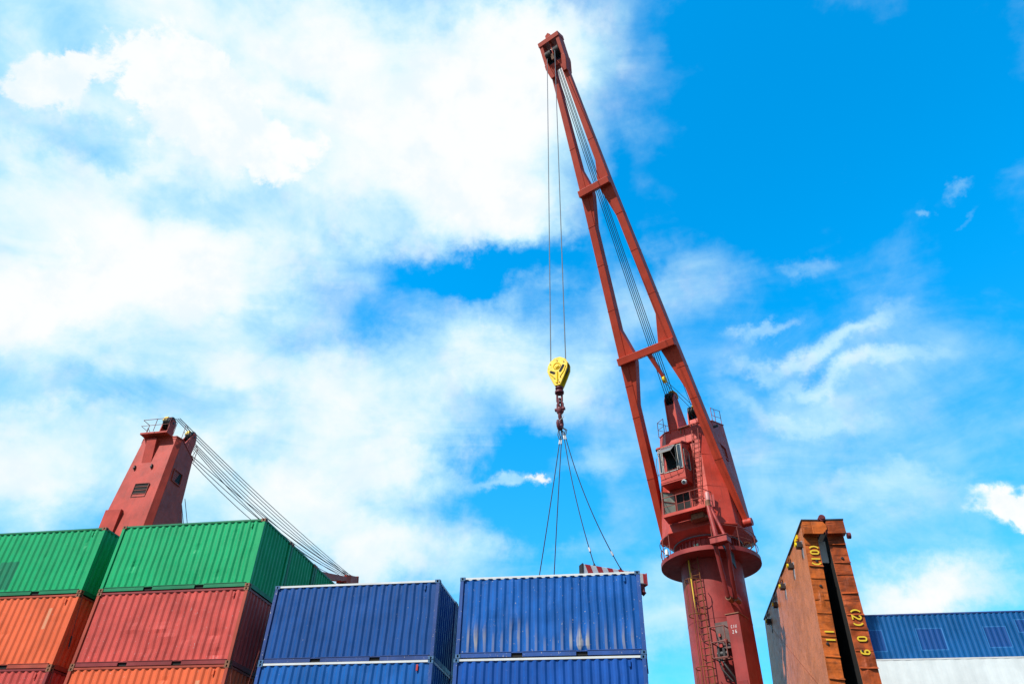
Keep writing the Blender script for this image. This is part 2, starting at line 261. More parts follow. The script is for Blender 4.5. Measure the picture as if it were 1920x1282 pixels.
# ------------------------------------------------------------------ mesh building
class MB:
    """collects shapes, links them as ONE mesh object"""
    def __init__(s): s.v = []; s.f = []; s.m = []; s.sm = []
    def add(s, vs, fs, mi=0, smooth=False):
        o = len(s.v); s.v += [tuple(p) for p in vs]
        for f in fs: s.f.append([o + i for i in f]); s.m.append(mi); s.sm.append(smooth)
        return s
    def box(s, x0, x1, y0, y1, z0, z1, mi=0, mat=None, bev=0.0):
        vs = [(x, y, z) for z in (z0, z1) for y in (y0, y1) for x in (x0, x1)]
        if mat is not None: vs = [mat @ Vector(p) for p in vs]
        return s.add(vs, [(0, 2, 3, 1), (4, 5, 7, 6), (0, 1, 5, 4), (2, 6, 7, 3), (0, 4, 6, 2), (1, 3, 7, 5)], mi)
    def hexa(s, a, b, mi=0):
        """a, b: two lists of 4 corners (same winding), joined"""
        vs = list(a) + list(b)
        return s.add(vs, [(3, 2, 1, 0), (4, 5, 6, 7), (0, 1, 5, 4), (1, 2, 6, 5), (2, 3, 7, 6), (3, 0, 4, 7)], mi)
    def loft(s, rings, cap=True, mi=0, smooth=False, closed=True):
        n = len(rings[0]); vs = [p for r in rings for p in r]; fs = []
        for k in range(len(rings) - 1):
            for i in range(n if closed else n - 1):
                j = (i + 1) % n; fs.append((k * n + i, k * n + j, (k + 1) * n + j, (k + 1) * n + i))
        s.add(vs, fs, mi, smooth)
        if cap: s.add(rings[0], [tuple(reversed(range(n)))], mi); s.add(rings[-1], [tuple(range(n))], mi)
        return s
    def lathe(s, prof, cx=0, cy=0, n=48, mi=0, a0=0, a1=2 * PI, smooth=True, cap=True):
        full = abs(a1 - a0 - 2 * PI) < 1e-6; m = n if full else n + 1
        rings = [[(cx + r * math.cos(a0 + (a1 - a0) * i / n), cy + r * math.sin(a0 + (a1 - a0) * i / n), z) for i in range(m)] for r, z in prof]
        return s.loft(rings, cap and full, mi, smooth, full)
    def tube(s, p, q, r, n=8, mi=0, r2=None, cap=True):
        return s.path([p, q], r, n, mi, r2, cap)
    def path(s, pts, r, n=8, mi=0, r2=None, cap=True, closed=False):
        pts = [Vector(p) for p in pts]; rings = []; L = len(pts); up = None
        for i, p in enumerate(pts):
            if closed: d = pts[(i + 1) % L] - pts[i - 1]
            else: d = pts[min(i + 1, L - 1)] - pts[max(i - 1, 0)]
            d.normalize()
            if up is None: up = Vector((0, 0, 1)) if abs(d.z) < 0.9 else Vector((1, 0, 0))
            a = d.cross(up).normalized(); up = a.cross(d).normalized()
            rr = r if r2 is None else r + (r2 - r) * i / (L - 1)
            rings.append([p + a * rr * math.cos(2 * PI * k / n) + up * rr * math.sin(2 * PI * k / n) for k in range(n)])
        if closed: rings.append(rings[0]); cap = False
        return s.loft(rings, cap, mi, n > 4)
    def prism(s, poly, ax, lo, hi, mi=0, mat=None):
        """poly: 2-D points in the plane across axis ax"""
        def P(p, h):
            q = {0: (h, p[0], p[1]), 1: (p[0], h, p[1]), 2: (p[0], p[1], h)}[ax]
            return mat @ Vector(q) if mat is not None else q
        return s.loft([[P(p, lo) for p in poly], [P(p, hi) for p in poly]], True, mi)
    def xform(s, mat): s.v = [tuple(mat @ Vector(p)) for p in s.v]; return s
    def build(s, name, mats, parent=None, bevel=0.0, label=None):
        me = bpy.data.meshes.new(name); me.from_pydata(s.v, [], s.f)
        for m in (mats if isinstance(mats, (list, tuple)) else [mats]): me.materials.append(m)
        me.polygons.foreach_set('material_index', s.m); me.polygons.foreach_set('use_smooth', s.sm)
        bm = bmesh.new(); bm.from_mesh(me); bmesh.ops.remove_doubles(bm, verts=bm.verts, dist=1e-5)
        bmesh.ops.recalc_face_normals(bm, faces=bm.faces); bm.to_mesh(me); bm.free(); me.update()
        o = bpy.data.objects.new(name, me); C.objects.link(o); o.parent = parent
        if bevel:
            b = o.modifiers.new('bevel', 'BEVEL'); b.width = bevel; b.segments = 2; b.limit_method = 'ANGLE'; b.angle_limit = R(35)
        if any(s.sm):
            try: me.set_sharp_from_angle(angle=R(40))
            except Exception: pass
        if label: o['label'] = label
        return o
def thing(name, label, cat, loc=(0, 0, 0), rot=(0, 0, 0), group=None):
    o = bpy.data.objects.new(name, None); C.objects.link(o); o.location = loc; o.rotation_euler = rot
    o.empty_display_size = 0.5
    o['label'] = label; o['category'] = cat
    if group: o['group'] = group
    return o
def struct(o): o['kind'] = 'structure'; return o
def ribbon(mb, pts, w, y0, y1, closed=False, mi=0):
    """flat stroke in the x-z plane between y0 and y1"""
    P = [Vector(p) for p in pts]; n = len(P); L = []; Rr = []
    for i in range(n):
        a = P[(i - 1) % n] if (closed or i > 0) else None; b = P[(i + 1) % n] if (closed or i < n - 1) else None
        d1 = (P[i] - a).normalized() if a is not None else None; d2 = (b - P[i]).normalized() if b is not None else None
        if d1 is None: d1 = d2
        if d2 is None: d2 = d1
        n1 = Vector((-d1.y, d1.x)); n2 = Vector((-d2.y, d2.x)); m = (n1 + n2).normalized(); k = w / 2 / max(0.5, m.dot(n1))
        L.append(P[i] + m * k); Rr.append(P[i] - m * k)
    rings = [[(l.x, y0, l.y), (l.x, y1, l.y), (r.x, y1, r.y), (r.x, y0, r.y)] for l, r in zip(L, Rr)]
    if closed: rings.append(rings[0])
    mb.loft(rings, not closed, mi)
def arc(cx, cy, rx, ry, a0, a1, n=10):
    return [(cx + rx * math.cos(R(a0 + (a1 - a0) * i / n)), cy + ry * math.sin(R(a0 + (a1 - a0) * i / n))) for i in range(n + 1)]
GL = {   # strokes in a box 0.6 wide, 1 high
 '0': ([arc(0.3, 0.72, 0.22, 0.22, 0, 180, 8) + arc(0.3, 0.28, 0.22, 0.22, 180, 360, 8)], True),
 '(': ([arc(0.95, 0.5, 0.62, 0.62, 128, 232, 8)], False),
 ')': ([arc(-0.35, 0.5, 0.62, 0.62, 52, -52, 8)], False),
 'I': ([[(0.3, 0.02), (0.3, 0.98)]], False),
 '2': ([arc(0.3, 0.72, 0.22, 0.22, 170, -40, 9) + [(0.06, 0.06), (0.56, 0.06)]], False),
 '9': ([arc(0.3, 0.68, 0.22, 0.24, -20, 340, 14), [(0.52, 0.66), (0.5, 0.3), (0.4, 0.1), (0.22, 0.06), (0.08, 0.14)]], False),
 '6': ([arc(0.3, 0.32, 0.22, 0.24, 160, 520, 14), [(0.08, 0.34), (0.1, 0.7), (0.2, 0.9), (0.38, 0.94), (0.52, 0.86)]], False),
 'C': ([arc(0.32, 0.5, 0.25, 0.45, 50, 310, 10)], False),
 'N': ([[(0.08, 0.0), (0.08, 0.95), (0.52, 0.05), (0.52, 1.0)]], False),
}
def glyph(mb, ch, mat2, w, y0, y1):
    """mat2: function mapping (gx, gy) in glyph box to (x, z)"""
    st, closed = GL[ch]
    for k, s in enumerate(st):
        ribbon(mb, [mat2(*p) for p in s], w, y0 - 0.003 * k, y1, closed)
# ------------------------------------------------------------------ setting
DZ = 5.17
def structure_box(name, x0, x1, y0, y1, z0, z1, mat):
    return struct(MB().box(x0, x1, y0, y1, z0, z1).build(name, mat))
struct(MB().add([(-2500, -2500, 0), (2500, -2500, 0), (2500, 2500, 0), (-2500, 2500, 0)], [(0, 1, 2, 3)]).build('quay', M['concrete']))
structure_box('ship_deck', -60, 55, 22.6, 66, 0.02, DZ - 0.02, M['deck'])
structure_box('raised_deck', 9.0, 34.0, 40.3, 42.50, DZ, 8.67, M['deck'])
structure_box('raised_deck', 9.0, 34.0, 42.53, 45.0, DZ, 11.56, M['deck'])

# ------------------------------------------------------------------ containers
def casting_mesh(mats):
    """corner casting 162 x 178 x 118 with oval holes in its four upright faces"""
    mb = MB(); hx, hy, hz = 0.089, 0.081, 0.118
    def face(o, a, b, nrm, wa, wb):
        o, a, b, nrm = Vector(o), Vector(a), Vector(b), Vector(nrm)
        out = [o - a * wa - b * wb, o + a * wa - b * wb, o + a * wa + b * wb, o - a * wa + b * wb]
        hole = []
        for i in range(8):
            t = R(45 * i + 22.5); hole.append(o + a * 0.030 * math.cos(t) * 1.0 + b * 0.044 * math.sin(t))
        # ring: 8 quads/tris between square and octagon
        sq = [out[2], out[2], out[3], out[3], out[0], out[0], out[1], out[1]]
        vs = out + hole; idx = [2, 2, 3, 3, 0, 0, 1, 1]
        fs = []
        for i in range(8):
            j = (i + 1) % 8; A, B = idx[i], idx[j]
            fs.append((4 + i, A, 4 + j) if A == B else (4 + i, A, B, 4 + j))
        mb.add(vs, fs, 0)
        back = [h - nrm * 0.045 for h in hole]
        mb.add(hole + back, [(i, (i + 1) % 8, 8 + (i + 1) % 8, 8 + i) for i in range(8)] + [tuple(8 + i for i in range(8))], 1)  # recess coloured near-black to deepen the shade in the hole
    zc = hz / 2
    face((0, -hy, zc), (1, 0, 0), (0, 0, 1), (0, -1, 0), hx, zc); face((0, hy, zc), (-1, 0, 0), (0, 0, 1), (0, 1, 0), hx, zc)
    face((hx, 0, zc), (0, 1, 0), (0, 0, 1), (1, 0, 0), hy, zc); face((-hx, 0, zc), (0, -1, 0), (0, 0, 1), (-1, 0, 0), hy, zc)
    mb.add([(-hx, -hy, 0), (hx, -hy, 0), (hx, hy, 0), (-hx, hy, 0), (-hx, -hy, hz), (hx, -hy, hz), (hx, hy, hz), (-hx, hy, hz)], [(3, 2, 1, 0), (4, 5, 6, 7)])
    o = mb.build('corner_casting', mats); me = o.data; bpy.data.objects.remove(o); return me
CAST = {}
def corrugated(x0, x1, z0, z1, rnd, ndent=8, pitch=0.278, depth=0.036, nz=18, damp=0.022, crease=0.0):
    """vertical trapezoid ribs, outermost face at y=0, set back to y=depth; dented here and there"""
    prof = []; x = x0; pt = pitch
    prof.append((x0, depth))
    nrib = int((x1 - x0) / pt); m = ((x1 - x0) - nrib * pt) / 2; x = x0 + m
    for k in range(nrib):
        prof += [(x + 0.035 * pt / .278, depth), (x + 0.103 * pt / .278, 0), (x + 0.175 * pt / .278, 0), (x + 0.243 * pt / .278, depth)]; x += pt
    prof.append((x1, depth))
    # split long faces once for smoother dents
    zs = [z0 + (z1 - z0) * k / nz for k in range(nz + 1)]
    D = [(rnd.uniform(x0 + .3, x1 - .3), rnd.uniform(z0 + .15, z1 - .3), rnd.uniform(.06, .3), rnd.uniform(.1, .4), rnd.uniform(-damp, damp), rnd.uniform(-damp, damp) * 0.9) for _ in range(ndent)]
    L = [(rnd.uniform(x0, x1), rnd.uniform(.4, 1.2), rnd.uniform(-.012, .012)) for _ in range(5)]
    vs = []
    for z in zs:
        for (px, py) in prof:
            dx = dy = 0
            if z0 < z < z1:
                for (cx, cz, rx, rz, a, b) in D:
                    g = math.exp(-((px - cx) / rx) ** 2 - ((z - cz) / rz) ** 2); dy += a * g; dx += b * g
                for (cx, rx, a) in L: dx += a * math.exp(-((px - cx) / rx) ** 2) * math.sin(z * 4 + cx * 3)
                if crease: dx += crease * math.exp(-((z - 1.25) / 0.35) ** 2) * math.sin(px * 1.7)
            vs.append((px + dx, max(py + dy, -0.03), z))
    n = len(prof); fs = [(k * n + i, k * n + i + 1, (k + 1) * n + i + 1, (k + 1) * n + i) for k in range(nz) for i in range(n - 1)]
    return vs, fs
def container(label, x, y, z, wall, frame, topmat=None, castm='casting', Lc=6.058, Hc=2.591, seed=1, rotz=0.0, group=None, name='shipping_container',
              side=None, tagmat=None, ndent=12, damp=0.032, reefer=False, small=False, crease=0.0, scallop=False, postm=None, detail_back=False):
    rnd = random.Random(seed); Wc = 2.438
    t = thing(name, label, 'container', (x, y, z), (0, 0, rotz), group)
    topmat = topmat or frame; postm = postm or frame
    g = 0.006
    # front side wall (towards the quay)
    zlo, zhi = 0.165, Hc - 0.075
    mb = MB()
    if reefer:
        vs, fs = corrugated(0.14, Lc - 0.14, zlo, zhi, rnd, 3, pitch=0.56, depth=0.006, damp=0.004)
    else:
        vs, fs = corrugated(0.135, Lc - 0.135, zlo, zhi, rnd, ndent, damp=damp, crease=crease)
    mb.add([(a, b + 0.022, c) for a, b, c in vs], fs); mb.build('side_wall', side or wall, t)
    # rear side wall and both end walls
    mb = MB(); vs, fs = corrugated(0.135, Lc - 0.135, zlo, zhi, rnd, 0, nz=2); mb.add([(a, Wc - 0.022 - b, c) for a, b, c in vs], fs); mb.build('side_wall', wall, t)
    for sgn in (1, -1):
        mb = MB(); vs, fs = corrugated(0.15, Wc - 0.15, zlo, zhi, rnd, 2, pitch=0.25, depth=0.045, nz=8, damp=0.012)
        mb.add([((Lc - 0.03 - b) if sgn > 0 else (0.03 + b), a, c) for a, b, c in vs], fs); mb.build('end_wall', wall, t)
    MB().box(0.1, Lc - 0.1, 0.05, Wc - 0.05, Hc - 0.055, Hc - 0.032).build('roof', wall, t)
    MB().box(0.1, Lc - 0.1, 0.05, Wc - 0.05, 0.13, 0.16).build('underside', M['steel'], t)
    # corner posts
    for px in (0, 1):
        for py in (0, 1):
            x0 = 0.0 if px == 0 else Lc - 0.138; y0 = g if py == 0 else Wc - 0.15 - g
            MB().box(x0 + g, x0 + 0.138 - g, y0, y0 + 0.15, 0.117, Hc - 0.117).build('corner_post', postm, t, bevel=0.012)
    key = castm
    if key not in CAST: CAST[key] = casting_mesh([M[castm], M['cavity']])
    for px in (0.089, Lc - 0.089):
        for py in (0.081, Wc - 0.081):
            for pz in (0.0, Hc - 0.118):
                c = bpy.data.objects.new('corner_casting', CAST[key]); C.objects.link(c); c.parent = t; c.location = (px, py, pz)
    # rails
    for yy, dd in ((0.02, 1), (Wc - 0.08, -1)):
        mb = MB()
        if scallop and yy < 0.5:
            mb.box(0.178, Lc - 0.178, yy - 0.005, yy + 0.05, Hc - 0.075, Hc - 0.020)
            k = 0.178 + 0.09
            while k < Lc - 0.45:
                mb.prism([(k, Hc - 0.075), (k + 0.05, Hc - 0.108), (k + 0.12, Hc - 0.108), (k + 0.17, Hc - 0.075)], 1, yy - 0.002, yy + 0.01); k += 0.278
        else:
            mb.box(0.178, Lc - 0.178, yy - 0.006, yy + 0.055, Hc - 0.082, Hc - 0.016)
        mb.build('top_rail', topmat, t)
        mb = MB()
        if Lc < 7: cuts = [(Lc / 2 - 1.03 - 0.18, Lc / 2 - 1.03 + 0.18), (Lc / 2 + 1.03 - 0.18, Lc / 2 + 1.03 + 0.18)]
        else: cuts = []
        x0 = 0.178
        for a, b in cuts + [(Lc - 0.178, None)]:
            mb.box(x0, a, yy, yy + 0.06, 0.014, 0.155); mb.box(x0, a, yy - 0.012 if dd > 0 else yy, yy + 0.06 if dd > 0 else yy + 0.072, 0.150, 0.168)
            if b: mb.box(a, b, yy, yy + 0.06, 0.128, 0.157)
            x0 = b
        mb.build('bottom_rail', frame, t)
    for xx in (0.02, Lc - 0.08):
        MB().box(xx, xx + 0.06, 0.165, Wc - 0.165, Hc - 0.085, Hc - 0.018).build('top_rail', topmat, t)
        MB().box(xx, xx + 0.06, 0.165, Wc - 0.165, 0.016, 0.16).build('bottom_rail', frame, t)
    if Lc < 7:   # fork pockets: near-black boxes paint the shade behind the openings
        for cx in (Lc / 2 - 1.03, Lc / 2 + 1.03):
            MB().box(cx - 0.18, cx + 0.18, 0.07, Wc - 0.09, 0.018, 0.126).build('forklift_pocket', M['cavity'], t)
    # ventilators
    if not reefer:
        vx = Lc - 0.52
        MB().box(vx - 0.035, vx + 0.035, -0.004, 0.03, Hc - 0.34, Hc - 0.15).build('vent', wall if tagmat is None else tagmat, t, bevel=0.01)
    return t
BAY_Y = 23.27
G1X, G2X, AX, BX = -26.785, -20.0, -12.905, -6.137
h = 2.591
Z2, Z3, Z4 = 5.182, 7.773 + 0.0, 10.364 + 0.02
gA = 'containers stacked in the four front bays'
gr = 'rear row containers behind the front stacks'
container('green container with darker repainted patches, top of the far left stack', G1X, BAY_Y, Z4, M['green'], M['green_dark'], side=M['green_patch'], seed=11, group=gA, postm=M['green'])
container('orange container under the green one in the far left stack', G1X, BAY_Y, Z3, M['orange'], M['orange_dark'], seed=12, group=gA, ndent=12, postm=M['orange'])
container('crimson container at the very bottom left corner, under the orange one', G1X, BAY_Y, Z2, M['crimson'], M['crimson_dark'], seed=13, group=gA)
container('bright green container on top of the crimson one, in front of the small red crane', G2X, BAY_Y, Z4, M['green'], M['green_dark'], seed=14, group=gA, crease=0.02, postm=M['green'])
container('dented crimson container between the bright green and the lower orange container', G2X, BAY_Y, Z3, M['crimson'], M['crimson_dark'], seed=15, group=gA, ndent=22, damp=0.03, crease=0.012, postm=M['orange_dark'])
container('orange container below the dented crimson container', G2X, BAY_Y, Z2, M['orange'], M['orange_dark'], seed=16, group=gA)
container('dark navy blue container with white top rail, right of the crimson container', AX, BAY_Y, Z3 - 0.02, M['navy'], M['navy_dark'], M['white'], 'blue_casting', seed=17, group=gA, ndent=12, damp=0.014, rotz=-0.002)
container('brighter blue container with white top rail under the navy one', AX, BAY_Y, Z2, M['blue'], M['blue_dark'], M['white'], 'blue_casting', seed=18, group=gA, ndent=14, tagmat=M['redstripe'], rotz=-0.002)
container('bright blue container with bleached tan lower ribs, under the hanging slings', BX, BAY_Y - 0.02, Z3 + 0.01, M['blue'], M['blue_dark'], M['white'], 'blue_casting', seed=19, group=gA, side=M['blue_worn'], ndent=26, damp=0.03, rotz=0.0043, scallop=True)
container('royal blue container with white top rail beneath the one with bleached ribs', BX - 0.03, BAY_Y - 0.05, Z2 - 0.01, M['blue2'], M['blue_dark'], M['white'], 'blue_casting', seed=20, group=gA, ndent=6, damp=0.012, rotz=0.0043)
for k, lb in ((1, 'dark green end of the container just behind the front green one'), (2, 'third green container in depth behind the bright green one'), (3, 'rearmost green container in the row, nearest the tip of the far boom')):
    container(lb, G2X, BAY_Y + k * 2.47, Z4, M['green'], M['green_dark'], seed=30 + k, group=gr)
container('dark red container in shade behind the dented crimson one', G2X, BAY_Y + 2.47, Z3, M['crimson'], M['crimson_dark'], seed=41, group=gr)
container('shaded orange container behind the lower orange one', G2X, BAY_Y + 2.47, Z2, M['orange'], M['orange_dark'], seed=42, group=gr)
container('green container behind the patched green one in the far left stack', G1X, BAY_Y + 2.47, Z4, M['green'], M['green_dark'], seed=43, group=gr)
container('orange container hidden in shade behind the far left orange one', G1X, BAY_Y + 2.47, Z3, M['orange'], M['orange_dark'], seed=44, group=gr)
container('navy container in shade directly behind the navy one with white top rail', AX, BAY_Y + 2.46, Z3 - 0.02, M['navy'], M['navy_dark'], seed=45, group=gr)
container('blue container in shade behind the brighter blue one', AX, BAY_Y + 2.46, Z2, M['blue'], M['blue_dark'], seed=46, group=gr)
# far right pair
container('long cobalt blue container with dark painted-over squares, behind the rusty hatch covers', 9.6, 42.55, 11.58, M['far_blue'], M['far_blue'], M['navy_dark'], 'blue_casting', Lc=12.19, Hc=2.896, seed=21, ndent=0, name='shipping_container', group='long containers at the right')
container('long pale grey white container below the cobalt blue one', 9.6, 40.10, 8.70, M['offwhite'], M['offwhite'], M['white'], 'casting', Lc=12.19, Hc=2.896, seed=22, reefer=True, group='long containers at the right', rotz=0.0)

# ------------------------------------------------------------------ lashing rods
def rod(label, a, b, r=0.013):
    a = Vector(a); b = Vector(b); o = Vector((a.x, a.y, min(a.z, b.z)))
    t = thing('lashing_rod', label, 'lashing rod', o, group='lashing rods between the stacks')
    MB().tube(a - o, b - o, r, 6).build('rod', M['rail'], t)
    d = (b - a).normalized(); m = b - o - d * 0.25
    MB().tube(m - d * 0.18, m + d * 0.18, r * 2.2, 8).build('turnbuckle', M['steel'], t)
rod('thin rusty rod down the dark end of the far left orange container', (G1X + 6.10, BAY_Y + 0.10, Z4 - 0.05), (G1X + 6.2, BAY_Y + 0.3, Z3 + 0.7))
rod('thin rusty rod by the crimson container in the bottom left corner', (G1X + 6.10, BAY_Y + 0.10, Z3 - 0.03), (G1X + 6.25, BAY_Y + 0.4, Z2 + 0.5))
rod('thin rod hanging beside the shaded end of the lower orange container', (G2X + 6.12, BAY_Y + 0.10, Z3 - 0.03), (G2X + 6.32, BAY_Y + 0.3, Z2 + 0.6))
rod('pale wire slanting in front of the shaded gap left of the navy container', (G2X + 6.93, BAY_Y + 0.2, Z3 + 0.45), (G2X + 6.55, BAY_Y + 0.35, Z2 + 0.6), 0.010)

# ------------------------------------------------------------------ cranes
def railing(pts, hgt, mat, parent, r=0.018, mid=True, n=6, closed=False, spacing=1.1):
    mb = MB(); top = [Vector(p) + Vector((0, 0, hgt)) for p in pts]
    mb.path(top, r, n, closed=closed)
    if mid: mb.path([Vector(p) + Vector((0, 0, hgt * 0.5)) for p in pts], r * 0.8, n, closed=closed)
    acc = spacing
    last = None
    for i, p in enumerate(pts):
        p = Vector(p)
        if last is not None: acc += (p - last).length
        if acc >= spacing - 1e-4 or (i == len(pts) - 1 and not closed): mb.tube(p, p + Vector((0, 0, hgt)), r * 1.1, n); acc = 0
        last = p
    return mb.build('railing', mat, parent)
def ladder(a, b, w, ax, mat, parent, step=0.30, r=0.018, name='ladder'):
    a = Vector(a); b = Vector(b); ax = Vector(ax).normalized(); mb = MB()
    mb.tube(a - ax * w / 2, b - ax * w / 2, r * 1.3, 6); mb.tube(a + ax * w / 2, b + ax * w / 2, r * 1.3, 6)
    L = (b - a).length; k = step / 2
    while k < L: 
        p = a + (b - a) * (k / L); mb.tube(p - ax * w / 2, p + ax * w / 2, r * 0.85, 6); k += step
    return mb.build(name, mat, parent)
def sheave(parent, c, ax, r, w, mat, name='sheave'):
    """grooved wheel"""
    ax = Vector(ax).normalized(); q = ax.to_track_quat('Z', 'Y').to_matrix().to_4x4(); T = Matrix.Translation(c) @ q
    mb = MB().lathe([(r * 0.25, -w / 2), (r * 0.9, -w / 2), (r, -w / 2), (r, -w * 0.32), (r * 0.9, 0), (r, w * 0.32), (r, w / 2), (r * 0.25, w / 2)], n=28)
    return mb.xform(T).build(name, mat, parent)
def oct_ring(z, f, b, sx, cf, cb=None, cx=0.0):
    """house outline at height z: front plane y=-f, back y=+b, half width sx, corner cuts"""
    cb = cf if cb is None else cb
    return [(cx - sx + cf, -f, z), (cx + sx - cf, -f, z), (cx + sx, -f + cf, z), (cx + sx, b - cb, z), (cx + sx - cb, b, z), (cx - sx + cb, b, z), (cx - sx, b - cb, z), (cx - sx, -f + cf, z)]
def frame_strip(mb, pts, w, closed=True):
    mb.path(pts, w, 4, closed=closed)
def build_crane(label, loc, rotz, head_local, mats, front=True, group=None, jib_sh=(0.0, 0.0), slim=1.0):
    """local: x right, -y towards the jib, z world height minus deck"""
    Z = lambda z: z - DZ
    t = thing('deck_crane', label, 'crane', loc, (0, 0, rotz), group)
    ped, red, jibm = mats
    t.scale = (slim, slim, 1)
    # pedestal
    mb = MB().lathe([(1.5, Z(5.17)), (1.5, Z(15.02))], n=64)
    mb.build('pedestal', ped, t)
    pf = MB().lathe([(1.505, Z(15.0)), (2.40, Z(15.03)), (2.45, Z(15.03)), (2.45, Z(15.24)), (1.4, Z(15.26))], n=72, cap=False)
    pf.build('platform_disc', ped, t)
    mb = MB().lathe([(1.45, Z(15.24)), (1.62, Z(15.26)), (1.62, Z(15.36)), (1.50, Z(15.40)), (1.50, Z(15.95)), (1.66, Z(16.0)), (1.66, Z(16.12)), (1.55, Z(16.15)), (1.45, Z(16.4))], n=72, cap=False)
    for k in range(40):
        T = Matrix.Rotation(2 * PI * k / 40, 4, 'Z'); mb.box(1.49, 1.61, -0.012, 0.012, Z(15.38), Z(15.97), mat=T)
    mb.build('slewing_ring', ped, t)
    mb = MB(); 
    mb.path([(1.70 * math.cos(a), 1.70 * math.sin(a), Z(16.05)) for a in [2 * PI * i / 48 for i in range(48)]], 0.03, 6, closed=True)
    mb.build('grease_pipe', M['rope_light'], t)
    # rail round the disc
    a0 = R(-90)
    pts = [(2.40 * math.cos(a), 2.40 * math.sin(a), Z(15.24)) for a in [R(x) for x in range(-62, 246, 8)]]
    railing(pts, 1.02, M['rail'], t, r=0.02, spacing=1.3)
    # house: bottom skirt + tapered body with sloping roof
    zt_f, zt_b = Z(22.45), Z(23.35)
    low = oct_ring(Z(16.05), 1.45, 1.45, 1.55, 0.75); lip = oct_ring(Z(16.42), 1.88, 1.9, 2.10, 0.85, 0.4); lip2 = oct_ring(Z(16.50), 1.88, 1.9, 2.10, 0.85, 0.4)
    b0 = oct_ring(Z(16.50), 1.82, 1.85, 2.02, 0.82, 0.36)
    top = oct_ring(Z(22.45), 1.35, 1.30, 1.60, 0.66, 0.30)
    # sloping top edge: heights rise to the rear
    def ztop(y): return zt_f + (zt_b - zt_f) * max(0, min(1, (y + 1.35) / 2.65))
    top = [(x, y, ztop(y)) for x, y, z in top]
    mb = MB().loft([low, lip, lip2, b0], False); mb.add(low, [tuple(range(8))])
    mb.loft([b0, top], False); mb.add(top, [tuple(range(8))])
    mb.build('house', red, t, bevel=0.02)
    for zz in (18.55, 20.45):
        kf = (22.45 - zz) / (22.45 - 16.50); rg_ = []
        for dz_ in (0, 0.035):
            rg_.append([((bx_ * kf + tx_ * (1 - kf)) * 1.006, (by_ * kf + ty_ * (1 - kf)) * 1.006, Z(zz + dz_)) for (bx_, by_, _a), (tx_, ty_, _b) in zip(b0, top)])
        MB().loft(rg_, False).build('weld_seam', red, t)
    for zz in (9.35, 12.15):
        MB().lathe([(1.49, Z(zz)), (1.508, Z(zz)), (1.508, Z(zz + 0.03)), (1.49, Z(zz + 0.03))], n=64, cap=False).build('weld_seam', ped, t)
    MB().loft([[(x * 1.02, y * 1.02, z + 0.004) for x, y, z in top], [(x * 1.02, y * 1.02, z + 0.06) for x, y, z in top]]).build('roof_edge', red, t)
    # roof: rear tall sheave tower and front one
    def tower(y0, y1, zb, zt, ylean, w, wide=0.36, cx=-0.15, n_sh=3, rr=0.42):
        sh = MB()
        for s in (-1, 1):
            xx = cx + s * w
            poly = [(y0, Z(zb)), (y1, Z(zb)), (ylean + wide * 0.8, Z(zt - 0.15)), (ylean + 0.12, Z(zt + 0.25)), (ylean - 0.15, Z(zt + 0.22)), (ylean - wide * 0.8, Z(zt - 0.2))]
            sh.prism(poly, 0, xx - 0.03, xx + 0.03)
        sh.prism([(y0 + 0.05, Z(zb)), (y0 + 0.12, Z(zb)), (ylean - wide * 0.55, Z(zt - 0.55)), (ylean - wide * 0.65, Z(zt - 0.55))], 0, cx - w + 0.03, cx + w - 0.03)
        o = sh.build('sheave_tower', red, t)
        for k in range(n_sh):
            xx = cx - w + (k + 0.6) * 2 * w / (n_sh + 0.2)
            sheave(o, (xx, ylean, Z(zt)), (1, 0, 0), rr, 0.10, M['steel'])
        MB().box(cx - w - 0.05, cx + w + 0.05, ylean - 0.07, ylean + 0.07, Z(zt) - 0.07, Z(zt) + 0.07).build('axle', M['steel'], o)
        mb = MB(); mb.prism([(ylean - rr * 0.9, Z(zt + 0.30)), (ylean + rr * 0.6, Z(zt + 0.40)), (ylean + rr * 0.9, Z(zt + 0.1)), (ylean + rr * 0.8, Z(zt + 0.05)), (ylean + rr * 0.5, Z(zt + 0.32)), (ylean - rr * 0.85, Z(zt + 0.22))], 0, cx + w * 0.2, cx + w + 0.06)
        mb.build('rope_guard', M['yellow'], o)
    tower(-1.40, 0.45, 22.35, 24.62, -1.20, 0.27, cx=-0.38, rr=0.38, wide=0.42)
    tower(0.50, 1.30, 22.9, 24.60, 0.90, 0.30, cx=0.05)
    railing([(-1.55, -0.9, Z(22.6)), (-1.55, 0.2, Z(23.0)), (-1.55, 1.1, Z(23.35))], 0.95, M['rail'], t, r=0.017)
    railing([(-1.55, -0.9, Z(22.6)), (-1.0, -1.3, Z(22.5))], 0.95, M['rail'], t, r=0.017)
    railing([(1.5, 1.1, Z(23.35)), (1.5, 0.2, Z(23.0)), (1.5, -0.3, Z(22.85))], 0.95, M['rail'], t, r=0.017, spacing=0.7)
    # side vents (frame + dark opening)
    for s in (1, -1):
        xs = lambda z: 1.60 + (2.02 - 1.60) * (22.45 - z) / (22.45 - 16.62)
        zc = 20.95; X = xs(zc)
        T = Matrix.Translation((s * X, -0.25 if front else 0.45, Z(zc))) @ Matrix.Rotation(R(4.1) * -s, 4, 'Y')
        fr = MB()
        for (a, b, c, d) in ((-0.50, 0.50, 0.34, 0.40), (-0.50, 0.50, -0.40, -0.34), (-0.50, -0.44, -0.34, 0.34), (0.44, 0.50, -0.34, 0.34)):
            fr.box(-0.02, 0.10, a, b, c, d, mat=T @ Matrix.Scale(s, 4, (1, 0, 0)))
        v = fr.build('side_vent', red, t)
